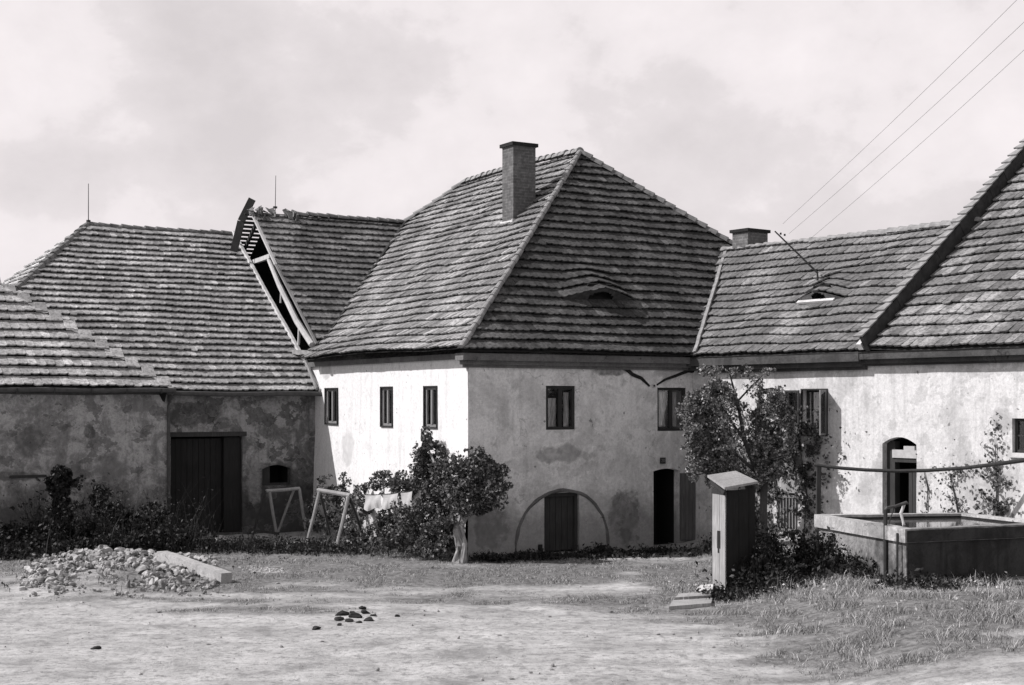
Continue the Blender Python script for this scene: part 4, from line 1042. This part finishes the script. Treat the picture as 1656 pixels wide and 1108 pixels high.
stalks('weeds', 'dense dark weeds between the pump cabinet and the trough', [(1220, 940, 28.6, 420, .38, .75), (1270, 935, 28.8, 420, .45, .85), (1320, 930, 28.8, 380, .4, .75), (1370, 935, 28.3, 160, .3, .45), (1240, 960, 27.8, 260, .5, .35), (1180, 970, 27.7, 140, .3, .3), (1400, 945, 27.8, 120, .35, .3), (1500, 945, 26.4, 140, .5, .22), (1600, 940, 26.9, 120, .5, .2)], M_weed, 23)
stalks('weeds', 'pale long grass at the foot of the trough and cabinet', [(1250, 980, 27.0, 160, .7, .18), (1400, 962, 27.0, 180, .8, .2), (1550, 955, 26.3, 200, .9, .18), (1130, 940, 29.2, 160, .45, .18), (1600, 1000, 24, 90, .9, .12), (1450, 1010, 24, 80, 1.0, .12), (1640, 965, 25.5, 90, .5, .2)], M_grass, 24)
foliage_thing('shrub', 'dark bushy growth in front of the lime-washed trough corner', 'shrub', at(1280, 935, 28.9),
    [E(1230, 895, 29, .35, .4, .4), E(1275, 895, 29.2, .5, .4, .4), E(1320, 895, 29, .45, .4, .4), E(1300, 925, 28.6, .8, .5, .3), E(1360, 920, 28.6, .35, .3, .2), E(1210, 930, 28.6, .4, .4, .35), E(1392, 912, 28.0, .28, .2, .16)],
    6500, .05, M_weed, 31, clump=3, cut=.02)
# fruit tree in front of the wing
tb = V((at(1238, 880, 34.3).x, 34.3, ground_h(5.8, 34.3)))
lim = [([tb, tb + V((-.05, 0, .8)), tb + V((.0, .1, 1.5)), at(1222, 760, 34.5), at(1205, 715, 34.5), at(1192, 650, 34.5), at(1180, 605, 34.5)], [.10, .085, .08, .06, .05, .035, .015]),
       ([at(1222, 760, 34.5), at(1240, 715, 34.6), at(1258, 680, 34.6), at(1262, 640, 34.5)], [.06, .05, .035, .015]),
       ([at(1222, 762, 34.5), at(1190, 735, 34.3), at(1150, 720, 34.2), at(1125, 690, 34.2)], [.05, .04, .03, .012]),
       ([at(1205, 715, 34.5), at(1175, 670, 34.4), at(1150, 630, 34.4)], [.04, .03, .012]), ([at(1192, 650, 34.5), at(1215, 625, 34.6), at(1235, 605, 34.6)], [.025, .018, .008]),
       ([at(1190, 735, 34.3), at(1160, 760, 34.1), at(1120, 770, 34.0)], [.03, .02, .008])]
foliage_thing('tree', 'leafy fruit tree growing between the doorway and the open wing window', 'tree', tb,
    [E(1135, 655, 34.3, .38, .4, .42), E(1165, 635, 34.4, .4, .4, .35), E(1120, 690, 34.2, .28, .3, .35), E(1150, 700, 34.3, .42, .4, .4), E(1140, 745, 34.1, .45, .4, .32), E(1175, 745, 34.3, .35, .3, .3), E(1120, 765, 34.0, .22, .25, .2),
     E(1150, 600, 34.5, .35, .3, .14, .5), E(1195, 600, 34.6, .35, .25, .16, .5), E(1220, 625, 34.6, .3, .25, .25, .5), E(1250, 650, 34.5, .38, .35, .38), E(1270, 670, 34.5, .26, .3, .3), E(1235, 680, 34.6, .3, .3, .28, .6),
     E(1240, 735, 34.4, .45, .4, .45, 1.3), E(1215, 780, 34.2, .35, .3, .25), E(1245, 765, 34.3, .3, .3, .25), E(1260, 720, 34.4, .3, .3, .35, 1.3), E(1200, 690, 34.6, .25, .3, .5, .15), E(1130, 720, 34.2, .4, .4, .35), E(1110, 660, 34.3, .3, .3, .3, .6), E(1185, 655, 34.5, .4, .3, .3, .5), E(1165, 775, 34.1, .35, .3, .2, .8), E(1280, 700, 34.4, .2, .3, .5, .5), E(1240, 600, 34.6, .25, .2, .12, .4), E(1148, 700, 34.3, .62, .5, .95, .7), E(1248, 690, 34.5, .5, .45, .85, .7)],
    50000, .048, leafmat('fruit_tree_leaves', .21, .85), 41, stems=lim, clump=5., cut=-.04, shell=.0)
# creepers on the wing wall
def creeper(label, fr, spots, n, size, mat, seed, stem=None, cut=.0):
    g = np.random.default_rng(seed); L = []
    t = thing('wall_creeper', fr.w(*fr.pix(spots[0][0], spots[0][1])), label, 'creeper')
    for (x, y, rx, ry, wgt) in spots:
        for k in range(int(n * wgt)):
            u, v_ = g.normal() * .5, g.normal() * .5
            a, z = fr.pix(x + u * rx, y + v_ * ry)
            q = fr.w(a, max(z, .1), g.uniform(.02, .16))
            if noise.noise(q * 4) > cut + g.uniform(-.15, .15): L.append(q)
    v, f = leaves(np.array(L), size, .45, seed, flat=nW if fr is frWW else nL)
    mesh_obj('foliage', v, f, mat, t)
    if stem:
        m = MB()
        for s_ in stem: m.tube([fr.w(*fr.pix(*p), .03) for p in s_], [.018] * (len(s_) - 1) + [.006], 5)
        m.build('stem', M_barkd, t)
    return t
creeper('thick creeper over the wing wall around the barred opening', frWW, [(1240, 740, 60, 90, 2.2), (1290, 745, 60, 60, 1.3), (1220, 820, 40, 80, 1.4), (1310, 800, 24, 80, .5), (1300, 700, 30, 30, .5), (1235, 880, 50, 40, .6)], 1700, .07, M_leafd, 51, [[(1250, 900), (1262, 820), (1250, 740), (1240, 650)], [(1225, 900), (1232, 800), (1210, 700)], [(1300, 880), (1306, 800), (1295, 720)]], -.04)
creeper('tall thin creeper left of the window at the right edge', frWW, [(1612, 745, 16, 80, 1.1), (1612, 805, 34, 55, 1.7), (1605, 735, 30, 12, .2), (1612, 820, 30, 20, .6)], 230, .07, M_leaf, 52, [[(1612, 835), (1614, 780), (1610, 705)]], -.05)
creeper('straggling creeper between the arched door and the tall thin creeper', frWW, [(1545, 800, 24, 60, 1.), (1560, 770, 40, 26, .6), (1548, 825, 16, 30, .4), (1500, 790, 12, 55, .25)], 210, .06, M_leaf, 53, [[(1552, 835), (1545, 800), (1538, 770), (1560, 755)], [(1500, 825), (1502, 790), (1495, 760)]], 0)

# ================================================================== TROUGH, RAIL, CABINET
N_, L_ = at(1464, 857, 26.8), at(1317, 832, 30.3)
B_, R_ = at(1560, 829.5, 30.8), V((10.75, 28.15, 0))
zt = 1.43
crn = [V((p.x, p.y, 0)) for p in (N_, R_, B_, L_)]
cen = sum(crn, V((0, 0, 0))) / 4
trough = thing('water_trough', cen + UP * .3, 'large rendered stone water trough with overhanging rim, filled with still water', 'trough')
def ring(m, k_out, k_in, z0, z1, seg=14):
    """wall of the basin between two insets, z0..z1, slightly uneven"""
    def ins(d):
        r = []
        for i in range(4):
            p, a, b_ = crn[i], crn[i - 1], crn[(i + 1) % 4]
            e1, e2 = (a - p).normalized(), (b_ - p).normalized(); r.append(p + (e1 + e2) * d / max(.5, abs(e1.cross(e2).z)))
        return r
    o, q = ins(k_out), ins(k_in)
    for i in range(4):
        j = (i + 1) % 4
        for s in range(seg):
            u, v_ = s / seg, (s + 1) / seg
            pts = []
            for z in (z0, z1):
                for (A, B, t) in ((o[i], o[j], u), (o[i], o[j], v_), (q[i], q[j], v_), (q[i], q[j], u)):
                    p = A.lerp(B, t); w_ = .012 * noise.noise(V((p.x * 1.7, p.y * 1.7, z)))
                    pts.append(V((p.x + w_, p.y + w_, z + (.012 * noise.noise(V((p.x * 1.3, p.y * 1.3, 5))) if z > z0 else 0))))
            m.hexa(pts)
M_tr = plaster('trough_render', .58, .3, patch=.5, streak=.5, bumps=.6, pl=.5, contrast=.7,
    blobs=[(tuple(N_.lerp(L_, .28)), (.3, .45, .4), .22), (tuple(N_.lerp(R_, .5)), (2.2, 1.5, 1.1), .12)])  # the large front blob paints shade into the rim's unlit side
M_trb = plaster('trough_body_render', .42, .16, patch=.5, streak=.6, bumps=.6, pl=.5,
    blobs=[(tuple(V((N_.x, N_.y, .9)).lerp(V((L_.x, L_.y, .9)), .3)), (.3, .5, .8), .2), (tuple(V((N_.x, N_.y, .7)).lerp(V((R_.x, R_.y, .7)), .55)), (2.6, 1.4, 1.6), .05)])  # wide dark blob on the front is shade put into the colour
m = MB(); ring(m, 0, .24, zt - .26, zt); m.build('rim', M_tr, trough)
m = MB(); ring(m, .225, .25, zt - .3, zt - .05); m.build('shade_lining', M_gouge, trough)  # near-black ring paints the shade on the inner walls
m = MB(); ring(m, .07, .24, .15, zt - .262); m.build('basin', M_trb, trough)
M_tf = plaster('front_shade_render', .055, .018, patch=.5, streak=.8, bumps=.5, psc=1.6)  # dark render sheet that paints shade over the unlit front and rim face
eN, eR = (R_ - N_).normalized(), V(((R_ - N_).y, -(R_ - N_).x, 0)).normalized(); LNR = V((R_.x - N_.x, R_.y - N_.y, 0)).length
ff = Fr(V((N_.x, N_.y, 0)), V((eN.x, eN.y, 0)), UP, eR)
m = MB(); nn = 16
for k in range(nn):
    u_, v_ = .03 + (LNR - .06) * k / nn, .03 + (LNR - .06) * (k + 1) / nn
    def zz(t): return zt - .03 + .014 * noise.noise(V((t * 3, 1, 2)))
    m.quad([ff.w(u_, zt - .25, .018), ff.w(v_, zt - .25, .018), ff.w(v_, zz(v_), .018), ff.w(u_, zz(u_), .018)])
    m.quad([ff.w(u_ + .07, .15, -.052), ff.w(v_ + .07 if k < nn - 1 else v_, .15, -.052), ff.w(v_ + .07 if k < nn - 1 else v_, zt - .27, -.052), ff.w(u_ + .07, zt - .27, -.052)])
m.build('front_shade', M_tf, trough)
m = MB(); i_ = []
for i in range(4):
    p, a, b_ = crn[i], crn[i - 1], crn[(i + 1) % 4]; i_.append(p + ((a - p).normalized() + (b_ - p).normalized()) * .22 + UP * (zt - .17))
i_ = [p + UP * .085 for p in i_]; m.quad(i_); wb = NB('still_water'); wb.col(.05); wb.rough(.06); wb.bs.inputs['Specular IOR Level'].default_value = .5; wb.bump(wb.noise(6, 3), .08, .02)
m.build('water', wb.m, trough)
# standpipe with spout
Yp = 27.55; pb = at(1432, 935, Yp); pb.z = .3
t = thing('standpipe', pb, 'dark iron standpipe with bent spout beside the trough rim', 'pipe')
m = MB(); pt = at(1432, 824, Yp); e1 = at(1447, 819, Yp + .1); e2 = at(1466, 813, Yp + .2)
m.tube([pb, V((pb.x, pb.y, pt.z))], .04, 8); m.build('pipe', M_iron, t)
m = MB(); m.tube([V((pb.x, pb.y, pt.z - .01)), pt + V((.02, 0, .03)), e1, e2, e2 + V((.02, 0, -.03))], [.03, .03, .028, .035, .03], 8); m.build('spout', M_zinc, t)
m = MB(); m.tube([e2 + V((-.03, 0, 0)), at(1457, 830, Yp + .2), at(1462, 850, Yp + .15)], [.03, .035, .03], 8); m.build('outlet', M_mort, t)
m = MB(); m.tube([e1, at(1440, 838, Yp + .1), at(1437, 850, Yp + .1)], .012, 6); m.build('pump_rod', M_iron, t)
m = MB(); pn = at(1453, 862, 27.05); MB().tube([pn + V((-.03, -.03, -.0)), V((pn.x - .03, pn.y - .03, .35))], .022, 6).build('drain_pipe', M_iron, t)
# sagging pole rail behind the trough
Yr = 31.3
t = thing('hitching_rail', V((at(1325, 800, Yr).x, Yr, .3)), 'dark sagging pole rail on a square post behind the trough', 'rail')
a_, b_ = at(1324, 752, Yr), V((at(1324, 752, Yr).x, Yr, .25))
MB().beam(b_, a_, .09, .09, up=V((0, 1, 0)), wob=.006, n=3).build('post', M_wdark, t)
pts = [at(x, y, Yr - (x - 1318) * .0042) for x, y in ((1318, 752), (1360, 757), (1400, 760), (1450, 762), (1500, 761), (1560, 757), (1610, 751), (1660, 744), (1740, 732))]
MB().tube(pts, [.034, .036, .038, .038, .04, .04, .042, .042, .042], 8, jit=.08).build('rail', M_wdark, t)
pe = pts[-1]; MB().beam(V((pe.x - .1, pe.y, .3)), pe + V((-.1, 0, .05)), .1, .1, up=V((0, 1, 0))).build('post', M_wdark, t)

# wooden pump cabinet
K = at(1174, 962, 28.3); K.z = ground_h(K.x, K.y) - .02
cab = thing('pump_cabinet', K, 'narrow wooden pump cabinet with slanting plank lid beside the trough', 'cabinet')
fA = Fr(K, dL, UP, nL); fB = Fr(K, dF, UP, nF); hc = at(1174, 796, 28.3).z - K.z
m = MB(); sa = .42
for k, (a, b_) in enumerate(((0, .20), (.21, .42))):
    if k == 1:
        m.box(fA, a, b_, 0, hc + .02, -.03, 0)
    else: m.box(fA, a, b_, 0, hc - .0, -.03, .0)
m.build('side_boards', M_wpale, cab)
s_ = MB(); fh = Fr(fA.w(.2, hc * .60, .0), dL, UP, nL); s_.box(fh, -.03, .07, -.33, .02, .0, .004); s_.box(fh, .0, .05, -.42, -.33, .0, .004); s_.build('plank_gap', M_gouge, cab)
m = MB()
for k, (a, b_) in enumerate(((0.0, .035), (.04, .32), (.33, .58), (.59, .74))):
    m.box(fB, a, b_, .0, hc + .0 + .02 * k, -.03 + .002 * k, .0 + .004 * (k % 2))
m.build('front_boards', wood('shaded_boards', .018), cab)  # near-black colour paints the shaded face; the sunlit side boards are pale
m = MB(); m.box(Fr(K + dL * .42, dF, UP, nF), 0, .74, 0, hc, -.02, 0); m.box(Fr(K + dF * .74, dL, UP, dF), 0, .42, 0, hc + .1, -.02, 0); m.build('back_boards', M_wdark, cab)
l1, l2, l3, l4 = at(1172, 792, 28.1), at(1226, 782, 28.55), at(1190, 765, 28.95), at(1144, 772, 28.6)
upn = V((0, 0, .045))
m = MB()
for k in range(2):
    u0_, u1_ = k * .5 + .004 * k, k * .5 + .496
    A, B2, C2, D2 = l4.lerp(l1, u0_), l3.lerp(l2, u0_), l3.lerp(l2, u1_), l4.lerp(l1, u1_)
    m.hexa([A, B2, C2, D2, A + upn, B2 + upn, C2 + upn, D2 + upn])
m.build('lid', M_wpale, cab)
m = MB(); m.beam(fA.w(.02, hc - .02, -.03), fA.w(.44, hc + .0, -.03), .07, .09); m.beam(at(1150, 778, 28.55), at(1172, 797, 28.2), .06, .07); m.build('lid_batten', M_wdark, cab)

# planks and slabs lying by the cabinet
def slab(name, label, cat, corners, th, mat, group=None):
    m = MB(); c = [V((q.x, q.y, ground_h(q.x, q.y) + .02)) for q in corners]
    m.hexa([p - UP * .02 for p in c] + [p + UP * th for p in c])
    o = m.build(name, mat, loc=sum(c, V((0, 0, 0))) / 4); return tag(o, label, cat, group)
def gp(px_, py_):
    Y = EYE * F / (py_ - CY); q = at(px_, py_, Y); return V((q.x, q.y, 0))
slab('plank', 'grey plank lying nearest the camera beside the pump cabinet', 'plank', [gp(1082, 984), gp(1150, 979), gp(1152, 972), gp(1088, 976)], .05, M_wpale, 'planks by the cabinet')
slab('plank', 'short grey plank lying behind another at the cabinet foot', 'plank', [gp(1092, 975), gp(1150, 971), gp(1150, 966), gp(1098, 969)], .09, M_wpale, 'planks by the cabinet')
slab('stone_slab', 'square pale stone slab against the cabinet foot', 'stone slab', [gp(1124, 968), gp(1152, 966), gp(1154, 958), gp(1130, 959)], .12, M_mort)

# ================================================================== RUBBLE, BEAM, CLODS
def rock_mesh(r, seed, flat=.6):
    rd = random.Random(seed); me_v, me_f = [], []
    import bmesh
    bm = bmesh.new(); bmesh.ops.create_icosphere(bm, subdivisions=2, radius=1)
    ax = [V((rd.gauss(0, 1), rd.gauss(0, 1), rd.gauss(0, 1))).normalized() for _ in range(7)]
    for v_ in bm.verts:
        c = v_.co.copy()
        for a in ax:
            d = c.dot(a) - rd.uniform(.38, .6)
            if d > 0: c -= a * d
        c += V((1, 1, 1)) * .06 * noise.noise(c * 3 + V((seed, 0, 0)))
        v_.co = V((c.x * r * rd.uniform(.99, 1.01), c.y * r * .8, c.z * r * flat))
    vs_ = [v_.co.copy() for v_ in bm.verts]; fs_ = [tuple(w_.index for w_ in f.verts) for f in bm.faces]; bm.free()
    return vs_, fs_
M_rub = simple('broken_masonry', .32, var=.75, scale=3, bump=.9)
M_rubd = simple('weathered_stone', .36, var=.4, scale=4, bump=.7)
mv, mf = [], []; rd = random.Random(5)
protos = [rock_mesh(1, k, (.4, .55, .7, .9)[k % 4]) for k in range(12)]
n_ = 0
while n_ < 2300:
    px_, py_ = rd.uniform(35, 350), rd.uniform(905, 968)
    dn = heap_h(px_, py_) * 6.4 * max(0, .75 + 1.6 * noise.noise(V((px_ * .03, py_ * .07, 3)))) * (1.2 if not (100 < px_ < 230 and 938 < py_ < 965) else .15)
    if rd.random() > dn: continue
    g = gp(px_, py_); s_ = rd.choice([.02, .03, .04, .04, .05, .06, .08, .11]) * rd.uniform(.8, 1.3)
    vs_, fs_ = rd.choice(protos); i = len(mv)
    rot = V((rd.gauss(0, 1), rd.gauss(0, 1), rd.gauss(0, 1))).to_track_quat('Z', 'Y')
    cc = V((g.x, g.y, ground_h(g.x, g.y) + s_ * rd.uniform(.1, .8)))
    mv += [cc + (rot @ v_) * s_ for v_ in vs_]; mf += [tuple(i + q for q in f) for f in fs_]; n_ += 1
o = mesh_obj('rubble', mv, mf, M_rub, loc=gp(200, 930)); tag(o, 'heap of small pale broken masonry left of the squared beam', 'rubble', kind='stuff')
BIG = [(232, 938, .26, 'long pale boulder in the middle of the rubble heap'), (262, 935, .2, 'dark-sided stone touching the squared beam end of the rubble'), (288, 920, .17, 'rounded dark stone just below the pale squared beam'),
       (157, 963, .12, 'stone lying apart in front of the rubble heap'), (160, 912, .16, 'angular stone on top of the rubble heap'), (205, 915, .15, 'flat stone at the back of the rubble heap'),
       (60, 945, .13, 'stone at the left foot of the rubble heap'), (120, 918, .17, 'pale block on the left crest of the rubble heap'), (318, 937, .12, 'small pale stone at the right foot of the rubble heap')]
for k, (px_, py_, s_, lab) in enumerate(BIG):
    g = gp(px_, py_); z = ground_h(g.x, g.y) + s_ * .3
    vs_, fs_ = rock_mesh(s_, 50 + k, .62)
    a = rd.uniform(0, 3); c_, sn = math.cos(a), math.sin(a)
    o = mesh_obj('stone', [V((v_.x * c_ - v_.y * sn, v_.x * sn + v_.y * c_, v_.z)) + V((g.x, g.y, z)) for v_ in vs_], fs_, M_rubd if k in (1, 2) else M_rub, loc=V((g.x, g.y, z)))
    tag(o, lab, 'stone', 'large stones in the rubble heap')
pA = gp(262, 925); pB = gp(366, 944); pA.z = ground_h(pA.x, pA.y) + .16; pB.z = ground_h(pB.x, pB.y) + .12
o = MB().beam(pA, pB, .26, .22, wob=.01, n=5).build('stone_beam', plaster('cut_stone', .5, .34, patch=.4, streak=.1, bumps=.5), loc=pB)
tag(o, 'long squared pale beam lying across the right end of the rubble heap', 'beam')
CL = [(511, 1017, .085), (548, 1004, .10), (563, 1006, .075), (552, 996, .12), (575, 1000, .10), (590, 993, .09), (596, 1004, .09), (585, 985, .07), (605, 997, .06), (570, 992, .05), (641, 998, .05), (549, 1012, .05), (580, 1008, .05), (155, 1051, .07)]
LABS = ['separate dark clod left of the dung clods', 'dark clod at the front left of the dung heap', None, 'broad dark clod at the left back of the dung heap']
CLAB = {1: 'dark clod at the near left of the clod cluster', 2: 'small dark clod at the near edge of the cluster, second from its left', 3: 'broad dark clod at the far left of the clod cluster', 4: 'dark clod in the very middle of the clod cluster', 5: 'dark clod at the upper right of the middle clod', 6: 'dark clod at the near right edge of the clod cluster', 7: 'dark clod farthest from the camera in the cluster', 8: 'small dark clod at the right edge of the clod cluster', 9: 'tiny dark clod between the broad clod and the farthest clod', 11: 'tiny dark clod in front of the near left clod', 12: 'tiny dark clod in front of the middle clod'}
for k, (px_, py_, s_) in enumerate(CL):
    g = gp(px_, py_); s_ *= 1.35; z = ground_h(g.x, g.y) + s_ * .15; vs_, fs_ = rock_mesh(s_, 80 + k, .55)
    o = mesh_obj('clod', [v_ + V((g.x, g.y, z)) for v_ in vs_], fs_, simple('dark_dung', .03, var=.5) if k == 0 else MATS['dark_dung'], loc=V((g.x, g.y, z)))
    lab = 'round dark clod lying alone left of the clod cluster' if k == 0 else ('dark clod alone in the pale yard at lower left' if k == 13 else ('small dark clod alone right of the clod cluster' if k == 10 else CLAB[k]))
    tag(o, lab, 'clod', 'dark clods on the yard')
# lumps of pale rubble before the barn gate
for px_, py_, s_, lab in ((350, 882, .22, 'flat pale stone in the weeds before the barn gate'), (355, 852, .16, 'pale block standing at the foot of the barn gate'), (521, 884, .10, 'small round white stone near the timber trestles')):
    g = gp(px_, py_) if py_ > 860 else V((at(px_, 855, 39.6).x, 39.6, 0)); z = ground_h(g.x, g.y) + s_ * .25; vs_, fs_ = rock_mesh(s_, int(px_), .6)
    tag(mesh_obj('stone', [V((v_.x * 1.6, v_.y, v_.z)) + V((g.x, g.y, z)) for v_ in vs_], fs_, M_rub, loc=V((g.x, g.y, z))), lab, 'stone')
# loose pebbles
mv, mf = [], []
for k in range(500):
    x, y = rd.uniform(-10, 10), rd.uniform(19.3, 33)
    s_ = rd.choice([.012, .015, .02, .02, .03, .045]) * rd.uniform(.7, 1.2); vs_, fs_ = protos[k % 8]; i = len(mv)
    mv += [V((x, y, ground_h(x, y) + s_ * .2)) + v_ * s_ for v_ in vs_]; mf += [tuple(i + q for q in f) for f in fs_]
SM = []
for k in range(240):
    x, y = rd.uniform(-11.5, -5.5), rd.uniform(28.5, 33.5)
    SM.append((x, y, ground_h(x, y)))
SM = np.array(SM); v, f = strokes(SM, .05 + .12 * rng.uniform(size=len(SM)), np.full(len(SM), .012), .7, 9)
v2, f2 = leaves(SM + np.array([0, 0, .08]), .06, .5, 4); tag(mesh_obj('weeds', np.concatenate([v, v2]), np.concatenate([f, f2 + len(v)]), M_leafd), 'small weeds sprouting through the rubble heap', 'weeds', kind='stuff')
LS = []
for k in range(90):
    g = gp(432 + rd.gauss(0, 16), 922 + rd.gauss(0, 2.2)); s_ = rd.uniform(.02, .05); vs_, fs_ = protos[k % 12]; i = len(mv)
    LS.append((g, s_, vs_, fs_))
lv, lf = [], []
for g, s_, vs_, fs_ in LS:
    i = len(lv); lv += [V((g.x, g.y, ground_h(g.x, g.y) + s_ * .2)) + v_ * s_ for v_ in vs_]; lf += [tuple(i + q for q in f) for f in fs_]
tag(mesh_obj('mortar_crumbs', lv, lf, M_white), 'patch of white mortar crumbs on the yard right of the squared beam', 'crumbs', kind='stuff')
tag(mesh_obj('pebbles', mv, mf, simple('pebble', .3, var=.6, scale=3)), 'small pebbles strewn over the bare yard', 'pebbles', kind='stuff')

# ================================================================== TRESTLES AND WASHING
M_trest = wood('trestle_wood', .30)
def gpt(px_, Y, z=0.): q = at(px_, 700, Y); return V((q.x, Y, z))
t = thing('trestle', gpt(540, 38.5), 'pale round-pole trestle frame nearest the washing', 'trestle', 'pole trestles before the barn')
T1, T2 = at(517, 793, 38.6), at(564, 801, 37.9)
MB().tube([T1 - (T2 - T1) * .06, T1.lerp(T2, .5), T2 + (T2 - T1) * .06], [.055, .06, .06], 8).build('top_pole', M_trest, t)
for A, Bp, rr_, mt in ((T1, gpt(497, 38.4, .1), .045, M_trest), (T2, gpt(544, 37.6, .0), .05, M_trest), (T2, gpt(592, 38.2, .0), .04, M_wdark), (T1, gpt(536, 39.2, .0), .035, M_wdark)):
    MB().tube([A, A.lerp(Bp, .5) + V((.01, 0, .0)), Bp], [rr_, rr_, rr_ * .9], 7).build('leg', mt, t)
t = thing('trestle', gpt(460, 40.6), 'weathered pole trestle frame in front of the small barn window', 'trestle', 'pole trestles before the barn')
T1, T2 = at(430, 794, 40.2), at(484, 790, 40.9)
MB().tube([T1, T1.lerp(T2, .5) - UP * .01, T2], [.045, .05, .05], 8).build('top_pole', M_trest, t)
for A, Bp, rr_, mt in ((T1.lerp(T2, .1), gpt(449, 40, .0), .045, M_wgrey), (T2.lerp(T1, .15), gpt(450, 41.0, .1), .035, M_trest), (T2, gpt(497, 40.2, .0), .045, M_wgrey), (T1, gpt(408, 40.3, .0), .035, M_wdark)):
    MB().tube([A, A.lerp(Bp, .5) + V((-.01, 0, .0)), Bp], [rr_, rr_, rr_ * .9], 7).build('leg', mt, t)
MB().beam(gpt(402, 39.6, .28), gpt(452, 39.7, .16), .05, .07).build('foot_rail', M_wdark, t)
ln = thing('clothesline', at(564, 799, 37.9), 'thin wire clothesline from the trestle to the vine', 'clothesline')
la, lb = at(564, 799, 37.9), at(668, 794, 35.7)
lp = [la.lerp(lb, k / 10) - UP * .05 * math.sin(math.pi * k / 10) for k in range(11)]
MB().tube(lp, .008, 5).build('wire', M_iron, ln)
M_cloth = simple('washed_linen', .45, var=.15, scale=5, bump=.3)
def hang(name, label, cat, x0_, x1_, drop, legs=False):
    m = MB(); n = 12; rws = 8
    def P(u, v_):
        s = x0_ + (x1_ - x0_) * u; p = la.lerp(lb, s) - UP * .05 * math.sin(math.pi * s)
        if legs:
            pass
        return p + V((.02 * math.sin(v_ * 5 + u * 3), .035 * math.sin(u * 14 + v_ * 2) * v_, -drop * v_ * (1 + .1 * math.sin(u * 7))))
    for i in range(n):
        for j in range(rws):
            if legs and j >= 3 and 4 <= i <= 6 + (j > 5): continue
            m.quad([P(i / n, j / rws), P((i + 1) / n, j / rws), P((i + 1) / n, (j + 1) / rws), P(i / n, (j + 1) / rws)])
    o = m.build(name, M_cloth, loc=P(.5, 0)); md = o.modifiers.new('thickness', 'SOLIDIFY'); md.thickness = .006
    return tag(o, label, cat)
hang('hanging_cloth', 'pale cloth hanging at the left end of the clothesline', 'washing', .26, .52, .38)
hang('hanging_cloth', 'square pale cloth hanging in the middle of the clothesline', 'washing', .54, .78, .36)
hang('hanging_trousers', 'pale trousers hanging by the waist beside the vine', 'trousers', .82, .99, .72, True)

# ================================================================== OVERHEAD WIRES
for (px_, py_, Y, sl, lab) in ((1266, 362, 36, .985, 'topmost left overhead wire crossing the sky'), (1276, 378, 36, .928, 'middle overhead wire rising from the roof mast'), (1312, 385, 36.5, .915, 'lowest overhead wire rising from the wing ridge')):
    a_ = at(px_, py_, Y); b_ = at(px_ + 800, py_ - 800 * sl, 16)
    pts = [a_.lerp(b_, k / 14) - UP * .12 * math.sin(math.pi * k / 14) for k in range(15)]
    o = MB().tube(pts, .003, 5).build('overhead_wire', M_iron, loc=a_); tag(o, lab, 'wire', 'overhead wires')
